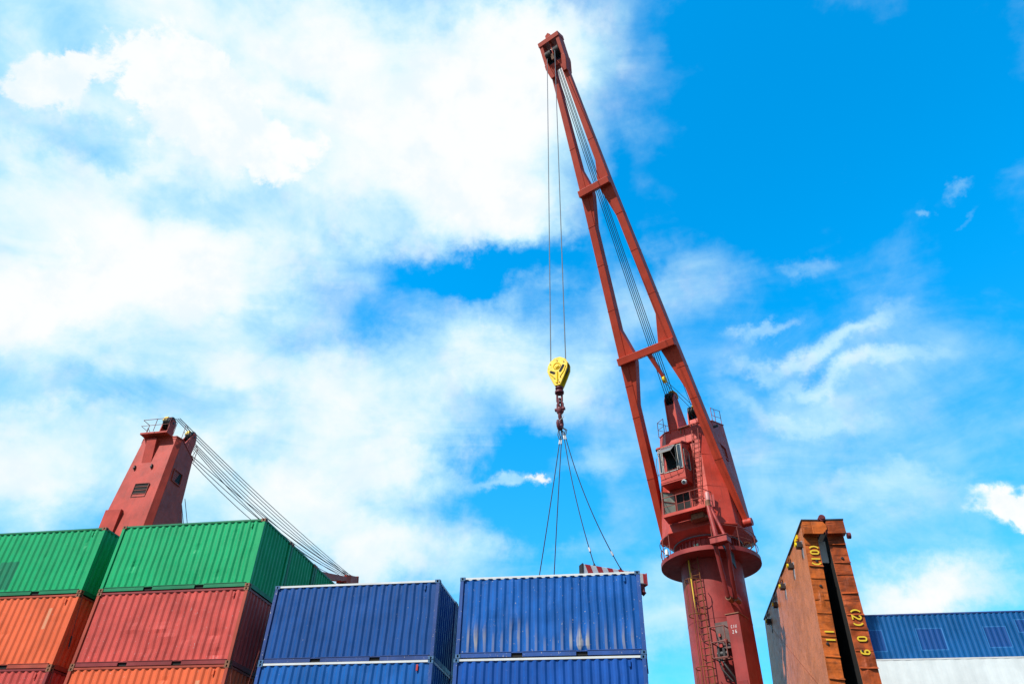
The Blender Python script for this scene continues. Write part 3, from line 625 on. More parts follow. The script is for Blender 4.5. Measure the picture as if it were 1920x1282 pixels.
        MB().box(-0.01, 0.02, -0.44, 0.44, -0.34, 0.34, mat=T @ Matrix.Scale(s, 4, (1, 0, 0))).build('vent_opening', M['cavity'], v)
        mb = MB()
        for k in range(5): mb.box(0.02, 0.035, -0.44, 0.44, -0.26 + 0.13 * k, -0.235 + 0.13 * k, mat=T @ Matrix.Scale(s, 4, (1, 0, 0)))
        mb.build('louvre', M['steel'], v)
        # short bracket arm near the roof
        MB().box(s * 1.5, s * 1.5 + s * 0.45 if s > 0 else s * 1.5, -0.9, -0.8, Z(22.15), Z(22.25)).build('bracket', M['steel'], t) if s > 0 else None
        # jib hinge lugs low on the sides
        hg = MB().prism([(-0.55, Z(16.35)), (0.45, Z(16.35)), (0.42, Z(17.0)), (0.12, Z(17.55)), (-0.22, Z(17.55)), (-0.52, Z(17.0))], 0, s * 1.95, s * 2.02)
        hg.tube((s * 1.95, -0.02, Z(16.85)), (s * 2.50, -0.02, Z(16.85)), 0.20, 18)
        hg.build('hinge_lug', red, t)
    # jib -------------------------------------------------------------
    hd = Vector(head_local); P0 = Vector((jib_sh[0], 0.0, Z(17.05)))
    hv = Vector((0, hd.y, hd.z)) - Vector((0, P0.y, P0.z)); Lj = hv.length; tv = hv.normalized(); mv = Vector((1, 0, 0)).cross(tv)
    skew = (hd.x - P0.x) / Lj
    J = Matrix(((1, skew, 0, P0.x), (0, tv.y, mv.y, P0.y), (0, tv.z, mv.z, P0.z), (0, 0, 0, 1)))
    def half(s_): return 2.22 + (0.52 - 2.22) * (s_ / 29.3)
    def sec(s_):   # width, depth of a beam
        k = min(1, max(0, (s_ - 0.2) / 3.0)); k2 = min(1, max(0, (s_ - 20) / 9))
        return (0.30 + 0.14 * k - 0.10 * k2, 0.34 + 0.22 * k - 0.16 * k2)
    HW = {0: 2.40, 9.85: 1.72, 20.4: 1.02, 29.2: 0.56}
    ks = sorted(HW)
    def half(s_):
        s_ = min(s_, 29.3)
        for a, b in zip(ks, ks[1:]):
            if s_ <= b or b == ks[-1]: return HW[a] + (HW[b] - HW[a]) * (s_ - a) / (b - a)
    SS = [-0.25, 0.2, 3.2, 9.85, 14, 20.4, 26, Lj - 0.45]
    B1, B2 = 9.85, 20.4
    for sg in (-1, 1):
        rings = []
        for s_ in SS:
            c = half(max(0, s_)); w, d = sec(s_)
            x0, x1 = sg * (c - w), sg * c
            rings.append([(x0, s_, -d / 2), (x1, s_, -d / 2), (x1, s_, d / 2), (x0, s_, d / 2)])
        bm_ = MB().loft(rings).xform(J).build('jib_beam', jibm, t, bevel=0.015)
        # weld seams, slightly proud
        mb = MB()
        for s_ in (3.2, 6.6, 8.4, 12.9, 15.7, 18.2, 23.5):
            c = half(s_); w, d = sec(s_); e = 0.010
            mb.loft([[(sg * (c - w) - sg * e, s_ + q, -d / 2 - e), (sg * c + sg * e, s_ + q, -d / 2 - e), (sg * c + sg * e, s_ + q, d / 2 + e), (sg * (c - w) - sg * e, s_ + q, d / 2 + e)] for q in (0, 0.03)])
        mb.xform(J).build('weld_seam', jibm, bm_)
        for Bs, up, dn, wd in ((B1, 1.9, 2.7, 0.50), (B2, 1.6, 2.4, 0.34)):
            w, d = sec(Bs); d -= 0.06
            def pt(s_, k): return sg * (half(s_) - w + 0.01 - k * wd)
            poly = [(pt(Bs + up, 0), Bs + up), (pt(Bs + 0.25, 1), Bs + 0.25), (pt(Bs - 0.25, 1), Bs - 0.25), (pt(Bs - dn, 0), Bs - dn)]
            MB().prism(poly, 2, -d / 2, d / 2).xform(J).build('gusset', jibm, bm_, bevel=0.01)
    for Bs in (B1, B2):
        w, d = sec(Bs); e = half(Bs) + 0.02
        MB().box(-e, e, Bs - 0.24, Bs + 0.18, d / 2 + 0.003, d / 2 + 0.30).xform(J).build('cross_bar', jibm, t, bevel=0.02)
    # arm with rope roller hanging from the lower cross bar
    arm = MB().hexa([(0.0, 9.75, 0.30), (0.24, 9.75, 0.30), (0.24, 9.75, 0.55), (0.0, 9.75, 0.55)], [(0.42, 8.15, 0.10), (0.56, 8.15, 0.10), (0.56, 8.15, 0.34), (0.42, 8.15, 0.34)]).xform(J).build('rope_arm', jibm, t)
    sheave(arm, J @ Vector((0.50, 8.05, 0.25)), J.to_3x3() @ Vector((1, 0, 0)), 0.20, 0.13, M['yellow'])
    # head frame
    t0, t1 = Lj - 0.55, Lj + 1.55
    hw = 0.74
    head = MB()
    for sg in (-1, 1):
        head.loft([[(sg * (hw - 0.24), t0, -0.34), (sg * hw, t0, -0.34), (sg * hw, t0, 0.34), (sg * (hw - 0.24), t0, 0.34)], [(sg * (hw - 0.24), t1 - .33, -0.34), (sg * hw, t1 - .33, -0.34), (sg * hw, t1 - .33, 0.34), (sg * (hw - 0.24), t1 - .33, 0.34)]])
    head.build  # head plates collected, joined below
    head.box(-hw - 0.03, hw + 0.03, t1 - 0.325, t1, -0.38, 0.38)
    head.box(-hw + 0.24, hw - 0.24, t0 + 0.02, t0 + 0.30, -0.30, 0.20)
    for sg in (-1, 1):
        head.prism([(sg * 0.30, t0 - 0.75), (sg * (half(Lj - .9) + 0.02), t0 - 0.75), (sg * (hw + 0.02), t0 + 0.05), (sg * (hw + 0.02), t0 + 0.35), (sg * 0.50, t0 + 0.35)], 2, -0.36, 0.36)
    head.prism([(-0.04, t0 + 0.3), (0.04, t0 + 0.3), (0.04, t1 - 0.33), (-0.04, t1 - 0.33)], 2, -0.25, 0.25)
    ho = head.xform(J).build('jib_head', jibm, t, bevel=0.015)
    MB().prism([(-0.22, t1), (0.12, t1), (0.12, t1 + 0.35), (0.0, t1 + 0.5), (-0.22, t1 + 0.38)], 2, -0.15, 0.12).xform(J).build('mast_stub', jibm, ho)
    ax = J.to_3x3() @ Vector((1, 0, 0))
    for xx in (-0.44, -0.30, -0.16, 0.16, 0.30, 0.44):
        sheave(ho, J @ Vector((xx, Lj + 0.35, 0.05)), ax, 0.44, 0.09, M['steel'])
    MB().tube((-0.56, Lj + 0.35, 0.05), (0.56, Lj + 0.35, 0.05), 0.08, 12).xform(J).build('axle', M['chain'], ho)
    MB().box(-0.14, 0.05, Lj - 0.15, Lj + 0.25, 0.25, 0.42).xform(J).build('rope_socket', M['casting'], ho)
    return t, J, Lj, Z, ho
# --- the near crane
CR1 = (3.42, 36.0, DZ); ROT1 = R(-27.2)
W1 = Matrix.Translation(CR1) @ Matrix.Rotation(ROT1, 4, 'Z')
hl = W1.inverted() @ Vector((-2.46, 24.42, 44.07))
c1, J1, L1, Z, head1 = build_crane('tall red ship crane with its boom raised over the blue containers', CR1, ROT1, hl, (M['red_ped'], M['red'], M['red_jib']), True, 'ship cranes', jib_sh=(-0.05, 0))
def P(name, mb, mat, parent=None, bevel=0.0): return mb.build(name, mat, parent or c1, bevel)
# front rope sets
def rope(parent, a, b, r=0.020, name='luffing_rope', sag=0.0, mat=None, n=10):
    a = Vector(a); b = Vector(b)
    pts = [a + (b - a) * (i / n) + Vector((0, 0, -sag * 4 * (i / n) * (1 - i / n))) for i in range(n + 1)] if sag else [a, b]
    return MB().path(pts, r, 6).build(name, mat or M['rope'], parent)
hs = lambda x, t=0.35, m=0.0: J1 @ Vector((x, L1 + t, m))
for k in range(5):
    rope(c1, (-0.52 + 0.12 * k, -1.55, Z(24.62)), hs(-0.30 + 0.085 * k, -0.05, -0.15 - 0.06 * (k % 2)), 0.022, sag=0.12)
rope(c1, (0.02, 0.7, Z(25.0)), hs(0.36, 0.0, -0.2), 0.015, sag=0.10)
rope(c1, (0.12, 0.9, Z(25.0)), J1 @ Vector((0.50, 8.0, 0.10)), 0.016)
rope(c1, (-0.05, 0.9, Z(24.9)), J1 @ Vector((0.44, 8.0, 0.40)), 0.016)
# hoist ropes to the hook block
hook = Vector((-2.73, 24.42, 19.4))
for px, top in ((-0.42, None), (0.24, None)):
    a = hs(px, 0.10 if px < 0 else 0.35, 0.42); bworld = hook + Vector((-0.345 if px < 0 else 0.30, 0.0, 0.62 if px < 0 else 0.70))
    rope(c1, a, W1.inverted() @ bworld, 0.022, 'hoist_rope', mat=M['rope_light'])
# house front: recessed panel frame above the cab, ladder, seam
fy = lambda z: -(1.35 + (1.80 - 1.35) * (22.45 - z) / (22.45 - 16.62))
def on(z, out=0.0): return fy(z) - out
ladder((0.90, on(22.4, 0.14), Z(22.35)), (0.56, on(17.1, 0.14), Z(17.1)), 0.36, (1, 0, 0), M['rail'], c1, step=0.29)
mb = MB()
for zz in (22.0, 20.6, 19.2, 17.8):
    x = 0.56 + (0.90 - 0.56) * (zz - 17.1) / 5.25
    for s in (-0.18, 0.18): mb.tube((x + s, on(zz, 0.14), Z(zz)), (x + s, on(zz, -0.02), Z(zz)), 0.015, 6)
P('ladder_bracket', mb, M['rail'])
mb = MB(); mb.prism([(-0.95, Z(21.42)), (0.72, Z(21.42)), (0.72, Z(21.36)), (-0.95, Z(21.36))], 1, on(21.4, 0.10), on(21.4, -0.03)); P('drip_ledge', mb, M['red'])
mb = MB(); ribbon(mb, [(0.20, Z(22.3)), (0.22, Z(21.45))], 0.03, on(22.0, 0.05), on(22.0, -0.02)); P('conduit', mb, M['rail'])
P('roof_bracket', MB().box(-0.1, 0.55, on(22.45, 0.10), on(22.45, 0.0), Z(22.38), Z(22.44)).box(-0.02, 0.04, on(22.45, 0.06), on(22.45, 0), Z(22.05), Z(22.38)), M['casting'])
# --- operator cab hanging on the front
cab = MB()
CX0, CX1, CY0, CY1 = -0.98, 0.42, -2.55, -1.30
zb, zs, zt = Z(18.78), Z(19.36), Z(20.86)
cab.box(CX0, CX1, CY0 + 0.02, CY1, zb, zb + 0.08)                               # floor
cab.box(CX0 + .0, CX1 + .0, CY0, CY0 + 0.05, zb + 0.08, zs)                  # sill panel
cab.box(CX0, CX0 + 0.05, CY0 + 0.05, CY1, zb + 0.08, zs); cab.box(CX1 - 0.05, CX1, CY0 + 0.05, CY1, zb + 0.08, zs)
cab.hexa([(CX0 - 0.04, CY0 - 0.05, zt), (CX1 + 0.04, CY0 - 0.05, zt), (CX1 + 0.04, CY1, zt + 0.42), (CX0 - 0.04, CY1, zt + 0.42)],
         [(CX0 - 0.04, CY0 - 0.05, zt + 0.09), (CX1 + 0.04, CY0 - 0.05, zt + 0.09), (CX1 + 0.04, CY1, zt + 0.51), (CX0 - 0.04, CY1, zt + 0.51)])
for x in (CX0, CX1 - 0.07):                                                   # front corner pillars
    cab.box(x, x + 0.07, CY0, CY0 + 0.07, zs, zt)
for x in (CX0, CX1 - 0.05):                                                   # side walls round their windows
    cab.box(x, x + 0.05, CY1 - 0.42, CY1, zs, zt + 0.15); cab.box(x, x + 0.05, CY0 + 0.07, CY1 - 0.42, zs, zs + 0.10); 
    cab.prism([(CY0 + 0.07, zt - 0.22), (CY1 - 0.42, zt - 0.12), (CY1, zt + 0.16), (CY1, zt + 0.40), (CY0 + 0.07, zt)], 0, x, x + 0.05)
cabo = P('cab', cab, M['red'])
P('cab_shade_lining', MB().box(CX0 + 0.055, CX1 - 0.055, -1.70, -1.66, zb + .09, zt + .1).box(CX0 + 0.052, CX0 + 0.062, CY0 + 0.08, CY1 - 0.07, zb + .09, zs + .09).box(CX1 - 0.062, CX1 - 0.052, CY0 + 0.08, CY1 - 0.07, zb + .09, zs + .09).box(CX0 + 0.06, CX1 - 0.06, CY0 + 0.08, CY1 - 0.07, zt - 0.02, zt - 0.01), M['cavity'], cabo)  # near-black lining added so the cab reads as shaded inside
# window frames
wf = MB()
def rect_frame(mb, x0, x1, z0, z1, y, w=0.035, d=0.03):
    mb.box(x0, x1, y - d, y, z0, z0 + w); mb.box(x0, x1, y - d, y, z1 - w, z1); mb.box(x0, x0 + w, y - d, y, z0 + w, z1 - w); mb.box(x1 - w, x1, y - d, y, z0 + w, z1 - w)
rect_frame(wf, CX0 + 0.24, CX1 - 0.36, zs + 0.01, zt - 0.02, CY0 - 0.002)
rect_frame(wf, CX1 - 0.30, CX1 - 0.05, zs + 0.06, zt - 0.06, CY0 - 0.002, 0.03)
rect_frame(wf, CX0 + 0.03, CX0 + 0.20, zs + 0.06, zt - 0.06, CY0 - 0.002, 0.03)
P('window_frame', wf, M['wframe'], cabo)
P('window_pane', MB().box(CX1 - 0.27, CX1 - 0.08, CY0 - 0.015, CY0 - 0.005, zs + 0.09, zt - 0.09), M['glass'], cabo)
P('window_pane', MB().box(CX0 + 0.06, CX0 + 0.17, CY0 - 0.015, CY0 - 0.005, zs + 0.09, zt - 0.09), M['glass'], cabo)
# side window: rounded frame on the right side
sy0, sy1 = CY0 + 0.12, CY1 - 0.48
rr = [(sy0 + .1, zs + .12), (sy1 - .1, zs + .12), (sy1, zs + .24), (sy1, zt - .34), (sy1 - .1, zt - .22), (sy0 + .1, zt - .26), (sy0, zt - .36), (sy0, zs + .24)]
P('window_frame', MB().path([(CX1 + 0.01, a, b) for a, b in rr], 0.025, 6, closed=True), M['wframe'], cabo)
P('window_pane', MB().prism(rr, 0, CX1 - 0.01, CX1 + 0.004), M['glass'], cabo)
# tilted-out pane of the front window, hinged at its top edge
tp = MB(); x0, x1 = CX0 + 0.26, CX1 - 0.38
A = [(x0, CY0 - 0.05, zt - 0.04), (x1, CY0 - 0.05, zt - 0.04), (x1 - 0.02, CY0 - 0.62, zt - 0.62), (x0, CY0 - 0.62, zt - 0.62)]
po = P('opened_window', MB().path(A, 0.022, 4, closed=True), M['wframe'], cabo)
P('window_pane', MB().loft([[Vector(p) for p in A], [Vector(p) + Vector((0, 0.008, -0.008)) for p in A]]), M['glass'], po)
P('window_stay', MB().tube(A[2], (x1 - 0.02, CY0 - 0.03, zs + 0.5), 0.012, 6).tube(A[3], (x0, CY0 - 0.03, zs + 0.5), 0.012, 6), M['wframe'], cabo)
# seat and levers inside
seat = MB().box(-0.50, -0.02, CY0 + 0.55, CY0 + 1.0, zs - 0.25, zs - 0.12).box(-0.48, -0.04, CY0 + 0.95, CY0 + 1.05, zs - 0.1, zs + 0.65)
P('operator_seat', seat, M['steel'], cabo, 0.03)
lv = MB()
for x in (-0.55, -0.40, -0.15, 0.0): lv.tube((x, CY0 + 0.3, zs - 0.1), (x + 0.03, CY0 + 0.24, zs + 0.28), 0.014, 6); lv.lathe([(0.0, zs + 0.26), (0.035, zs + 0.29), (0.0, zs + 0.34)], x + 0.03, CY0 + 0.24, 8)
P('control_lever', lv, M['greydoor'], cabo)
# guard rail below the window, little handrail on the left
mb = MB().path([(CX0 - 0.06, CY0 - 0.10, zs + 0.95), (CX0 - 0.08, CY0 - 0.16, zs + 0.5), (CX0 - 0.06, CY0 - 0.10, zs - 0.05)], 0.014, 6)
mb.path([(CX0 + 0.02, CY0 - 0.02, zs - 0.12), (CX0 - 0.05, CY0 - 0.22, zs - 0.10), (-0.2, CY0 - 0.22, zs - 0.02), (0.25, CY0 - 0.2, zs), (0.40, CY0 - 0.02, zs)], 0.014, 6)
for x in (-0.7, -0.35, 0.05): mb.tube((x, CY0, zs - 0.35), (x, CY0 - 0.21, zs - 0.05), 0.012, 6)
P('guard_rail', mb, M['rail'], cabo)
fl = MB().lathe([(0.0, 0), (0.10, 0.0), (0.13, 0.05), (0.13, 0.12), (0.10, 0.16), (0.0, 0.17)], n=20)
lamp = P('floodlight', fl.xform(Matrix.Translation((0.28, CY0 + 0.12, zb - 0.12)) @ Matrix.Rotation(R(115), 4, 'X')), M['whitestripe'])
P('lens', MB().lathe([(0.0, 0.172), (0.085, 0.172), (0.085, 0.178), (0, 0.178)], n=20).xform(Matrix.Translation((0.28, CY0 + 0.12, zb - 0.12)) @ Matrix.Rotation(R(115), 4, 'X')), M['glass'], lamp)
P('bracket', MB().tube((0.28, CY0 + 0.15, zb - 0.12), (0.28, CY0 + 0.15, zb), 0.02, 6).path([(0.34, CY0 + 0.2, zb - 0.1), (0.40, CY0 + 0.3, zb - 0.3), (0.5, -1.70, zb - 0.45)], 0.01, 5), M['steel'])
P('horn', MB().lathe([(0.03, -0.2), (0.035, 0.0), (0.09, 0.12)], n=12).xform(Matrix.Translation((-1.62, -1.05, Z(21.75))) @ Matrix.Rotation(R(-90), 4, 'Y')), M['steel'])
# --- door opening, door leaf, balcony
dz0, dz1 = Z(17.02), Z(18.42)
P('doorway', MB().box(-0.60, 0.22, on(17.75, 0.055), on(17.75, -0.05), dz0 + 0.06, dz1), M['cavity'])  # near-black box paints the shade inside the door opening
df = MB(); rect_frame(df, -0.66, 0.28, dz0, dz1 + 0.06, on(17.75, 0.05), 0.06, 0.05); P('door_frame', df, M['red'])
P('door_frame_bar', MB().box(-0.20, -0.165, on(17.75, 0.10), on(17.75, 0.06), dz0 + 0.06, dz1), M['rail'])
TD = Matrix.Translation((-0.66, on(17.75, 0.10), 0)) @ Matrix.Rotation(R(-128), 4, 'Z')
dl = MB().box(0, 0.74, -0.02, 0.02, dz0 + 0.05, dz1 + 0.08, mat=TD)
do = P('door', dl, M['greydoor'], bevel=0.01)
mb = MB()
for a, b, c, d in ((0.0, 0.74, dz0 + 0.05, dz0 + 0.09), (0.0, 0.74, dz1 + 0.04, dz1 + 0.08), (0, 0.04, dz0 + 0.09, dz1 + 0.04), (0.70, 0.74, dz0 + 0.09, dz1 + 0.04), (0.04, 0.70, dz0 + 0.92, dz0 + 0.95)): mb.box(a, b, 0.022, 0.05, c, d, mat=TD).box(a, b, -0.05, -0.022, c, d, mat=TD)
P('door_stiffener', mb, M['rail'], do)
fl_ = [(-1.15, -1.84), (-0.98, -2.75), (1.28, -2.75), (1.42, -1.84)]
bal = P('balcony', MB().prism([(a, b) for a, b in fl_], 2, Z(16.92), Z(16.98)), M['red'], bevel=0.01)
P('toe_board', MB().box(-0.98, 1.28, -2.77, -2.752, Z(16.90), Z(17.06)), M['red'], bal)
railing([(-1.12, -1.95, Z(16.98)), (-0.95, -2.70, Z(16.98)), (-0.2, -2.70, Z(16.98)), (0.55, -2.70, Z(16.98)), (1.15, -2.70, Z(16.98)), (1.38, -2.0, Z(16.98))], 0.98, M['rail'], bal, r=0.020, spacing=0.74)
P('winch_box', MB().box(0.30, 0.95, -2.35, -1.9, Z(16.62), Z(16.915)).tube((0.2, -2.15, Z(16.7)), (1.1, -2.15, Z(16.7)), 0.09, 12), M['casting'], bal, bevel=0.02)
P('handle', MB().path([(0.36, on(17.75, 0.06), Z(17.3)), (0.36, on(17.75, 0.16), Z(17.35)), (0.36, on(17.75, 0.16), Z(18.15)), (0.36, on(17.75, 0.06), Z(18.2))], 0.014, 6), M['rail'])
P('repair_plate', MB().box(1.05, 1.40, on(17.6, 0.01), on(17.6, 0.0), Z(17.3), Z(17.95)), M['red_old'])
# --- strut frame in front of the platform
sf = MB()
sf.tube((1.34, -2.55, Z(17.0)), (1.62, -2.85, Z(15.25)), 0.115, 16); sf.tube((1.42, -2.50, Z(16.95)), (2.00, -2.75, Z(15.25)), 0.075, 12)
st = P('strut', sf, M['red_old'])
P('strut_head', MB().tube((1.33, -2.5, Z(16.95)), (1.33, -2.5, Z(17.30)), 0.13, 14).lathe([(0.17, Z(17.0)), (0.17, Z(17.06))], 1.33, -2.5, 16), M['casting'], st)
P('strut_pod', MB().lathe([(0.05, Z(17.30)), (0.11, Z(17.36)), (0.11, Z(17.75)), (0.05, Z(17.82))], 1.33, -2.42, 14), plain('faded_pink_paint', (0.62, 0.25, 0.22), 0.5), st)
P('cross_box', MB().box(1.32, 2.16, -2.98, -2.48, Z(14.95), Z(15.24)).box(1.28, 2.20, -3.02, -2.44, Z(15.24), Z(15.27)), M['red_old'], bevel=0.01)
for x, xb, yb in ((1.45, 1.20, -1.12), (2.02, 1.42, -0.80)):
    zbm = 12.9
    o = P('support_pipe', MB().tube((x, -2.70, Z(14.96)), (xb + 0.05, yb - 0.52, Z(zbm)), 0.105, 16), M['red_ped'])
    P('pipe_foot', MB().tube((xb + 0.05, yb - 0.54, Z(zbm - 0.02)), (xb, yb - 0.0, Z(zbm - 0.02)), 0.13, 14), M['casting'], o)
P('gusset_plate', MB().prism([(-1.30, Z(14.2)), (-2.6, Z(14.96)), (-1.3, Z(14.96))], 0, 1.71, 1.75), M['steel'])
# --- ladder and cage on the pedestal
lx = -0.14
ladder((lx, -1.72, Z(15.2)), (lx, -1.72, Z(5.6)), 0.42, (1, 0, 0), M['rustrail'], c1, step=0.30)
mb = MB()
for zz in (14.6, 13.2, 11.8, 10.4, 9.0, 7.6, 6.2):
    for s in (-0.21, 0.21): mb.tube((lx + s, -1.72, Z(zz)), (lx + s * 0.9, -1.44, Z(zz)), 0.018, 6)
P('ladder_bracket', mb, M['rustrail'])
for seg in ((13.75, 12.15), (9.9, 8.3)):
    mb = MB()
    hoop = lambda z_, r_: [(lx + r_ * math.sin(R(a)), -1.72 - 0.72 * (1 + math.cos(R(a))) / 1.72, Z(z_)) for a in range(-125, 126, 25)]
    for z_ in seg: mb.path(hoop(z_, 0.38), 0.020, 6)
    for a in (-100, -50, 0, 50, 100):
        mb.tube((lx + 0.38 * math.sin(R(a)), -1.72 - 0.72 * (1 + math.cos(R(a))) / 1.72, Z(seg[0])), (lx + 0.38 * math.sin(R(a)), -1.72 - 0.72 * (1 + math.cos(R(a))) / 1.72, Z(seg[1])), 0.014, 6)
    P('safety_cage', mb, M['rustrail'])
P('pipe', MB().path([(-0.48, -1.56, Z(15.15)), (-0.48, -1.52, Z(13.7)), (-0.45, -1.56, Z(13.2)), (-0.40, -1.60, Z(12.4))], 0.035, 8), M['mark'])
P('pipe', MB().path([(-0.62, -1.50, Z(15.0)), (-0.62, -1.48, Z(9.0))], 0.018, 6), M['rustrail'])
# tall cable duct and winch basket on the pedestal
duct = P('cable_duct', MB().box(1.10, 1.68, -1.86, -0.80, Z(5.2), Z(12.05)), M['red_ped'], bevel=0.015)
P('duct_lid', MB().box(1.06, 1.71, -1.90, -0.78, Z(12.05), Z(12.09)), M['casting'], duct)
wmk = MB()
for i, chh in enumerate('CIN'): glyph(wmk, chh, lambda gx, gy, i=i: (1.245 + i * 0.095 + gx * 0.115, Z(11.45) + gy * 0.135), 0.017, -1.866, -1.859)
for i, chh in enumerate('26'): glyph(wmk, chh, lambda gx, gy, i=i: (1.275 + i * 0.135 + gx * 0.115, Z(11.22) + gy * 0.145), 0.019, -1.866, -1.859)
P('lettering', wmk, M['whitestripe'], duct)
P('access_door', MB().box(1.16, 1.60, -1.878, -1.861, Z(8.9), Z(9.3)), M['red_ped'], duct, bevel=0.005)
bk = MB(); x0, x1, y0, y1, z0, z1 = 0.34, 1.02, -2.15, -1.42, Z(10.25), Z(11.55)
for a, b in (((x0, y0), (x1, y0)), ((x0, y0), (x0, y1)), ((x1, y0), (x1, y1))):
    for zz in (z0, (z0 + z1) / 2, z1): bk.tube((*a, zz), (*b, zz), 0.026, 6)
for a in ((x0, y0), (x1, y0), (x0, y1), (x1, y1)): bk.tube((*a, z0), (*a, z1), 0.026, 6)
for k in range(3): bk.box(x0 + 0.05, x1 - 0.05, y0 + 0.1 + k * 0.2, y0 + 0.16 + k * 0.2, z0 - 0.02, z0 + 0.02)
bo = P('winch_basket', bk, paint('basket_faded_paint', (0.26, 0.09, 0.07), rust=0.6, scale=3))
P('back_panel', MB().box(x0 + 0.03, x1 - 0.03, -1.52, -1.49, z0 + 0.5, z1 + 0.35), paint('grey_worn_panel', (0.15, 0.09, 0.08), rust=0.6, scale=3, streak=0.8), bo)
P('winch', MB().tube((x0 + 0.1, -1.8, z0 + 0.2), (x1 - 0.1, -1.8, z0 + 0.2), 0.15, 16).box(x0 + 0.15, x0 + 0.25, -1.98, -1.6, z0 + 0.05, z0 + 0.5).box(x1 - 0.28, x1 - 0.18, -2.0, -1.6, z0 + 0.05, z0 + 0.42), M['steel'], bo)
P('hoses', MB().path([(0.6, -1.9, z0), (0.8, -1.95, z0 - 0.35), (1.05, -1.85, z0 - 0.8), (1.05, -1.7, z0 - 1.1)], 0.05, 8).path([(0.45, -1.85, z0), (0.6, -1.95, z0 - 0.45), (0.95, -1.85, z0 - 0.95)], 0.045, 8), M['steel'], bo)
P('fuse_boxes', MB().box(0.45, 0.62, -1.62, -1.53, z0 + 0.55, z0 + 0.75).box(0.72, 0.86, -1.62, -1.53, z0 + 0.7, z0 + 0.88).box(0.5, 0.6, -1.62, -1.53, z0 + 1.0, z0 + 1.14), M['red_old'], bo, bevel=0.01)
P('number_plate', MB().box(-0.10, 0.14, -1.520, -1.505, Z(15.62), Z(15.74)).xform(Matrix.Translation((0, -0.02, 0))), plain('pale_green_plate', (0.35, 0.62, 0.42)))
P('life_ring_light', MB().lathe([(0.0, 0), (0.09, 0.02), (0.09, 0.2), (0.05, 0.3), (0, 0.3)], -1.30, -2.15, 12).xform(Matrix.Translation((0, 0, Z(15.24)))), M['whitestripe'])
P('hose_coil', MB().path([(2.15 + 0.22 * math.cos(a * .7), -0.4 + 0.1 * math.sin(a * .4), Z(15.5) + 0.2 * math.sin(a * .7)) for a in range(22)], 0.02, 6), M['rustrail'])

# --- the far crane, seen from behind
CR2 = (-28.25, 34.3, DZ); th2 = math.atan2(0.022, 1.0)
ROT2 = PI - th2
W2 = Matrix.Translation(CR2) @ Matrix.Rotation(ROT2, 4, 'Z')
SL = 0.87
el2 = R(15.6)
hl2 = Vector((0, -29.4 * math.cos(el2) / SL, (17.1 - DZ) + 29.4 * math.sin(el2)))
c2, J2, L2, Z, head2 = build_crane('red ship crane turned away with its boom lowered, behind the green containers', CR2, ROT2, hl2, (M['red_ped'], M['red'], M['red_jib']), False, 'ship cranes', slim=SL)
# rear side features (local +y faces the quay)
by = lambda z: 1.30 + (1.85 - 1.30) * (22.9 - z) / (22.9 - 16.62)
def Q(name, mb, mat, parent=None, bevel=0.0): return mb.build(name, mat, parent or c2, bevel)
Q('rear_hatch', MB().hexa([(0.0, by(23.2), Z(23.2)), (0.75, by(23.2), Z(23.2)), (0.62, by(21.6), Z(21.6)), (-0.12, by(21.6), Z(21.6))][::-1], [(0.0, by(23.2) + 0.35, Z(23.2)), (0.75, by(23.2) + 0.35, Z(23.2)), (0.62, by(21.6) + 0.02, Z(21.6)), (-0.12, by(21.6) + 0.02, Z(21.6))][::-1]), M['red'])
Q('rear_platform', MB().box(-0.85, 1.25, by(23.3) - 0.15, by(23.3) + 0.62, Z(23.42), Z(23.54)), M['red'], bevel=0.01)
railing([(1.3, by(23.3) + 0.0, Z(23.54)), (1.3, by(23.3) + 0.7, Z(23.54)), (0.2, by(23.3) + 0.7, Z(23.54)), (-0.9, by(23.3) + 0.7, Z(23.54)), (-0.9, by(23.3), Z(23.54))], 0.85, M['rail'], c2, r=0.02, spacing=0.9)
for x in (0.95, -0.35):
    Q('lifting_lug', MB().box(x - 0.04, x + 0.04, by(21.3), by(21.3) + 0.14, Z(21.2), Z(21.45)).tube((x - 0.06, by(21.3) + 0.1, Z(21.3)), (x + 0.06, by(21.3) + 0.1, Z(21.3)), 0.06, 10), M['steel'])
vz0, vz1 = 19.35, 20.15
lv = MB()
yv = by(19.75)
Q('rear_vent', MB().box(-0.75, 0.25, yv - 0.05, yv + 0.035, Z(vz0), Z(vz1)), M['cavity'])
for k in range(3): lv.box(-0.75, 0.25, yv + 0.036, yv + 0.06, Z(vz0) + 0.16 + k * 0.22, Z(vz0) + 0.19 + k * 0.22)
rect_frame(lv, -0.78, 0.28, Z(vz0) - 0.03, Z(vz1) + 0.03, yv + 0.075, 0.03, 0.05)
Q('louvre', lv, M['rail'])
Q('rear_cover', MB().box(0.35, 1.50, by(17.6) - 0.1, by(17.6) + 0.16, Z(16.7), Z(18.5)), M['red'], bevel=0.01)
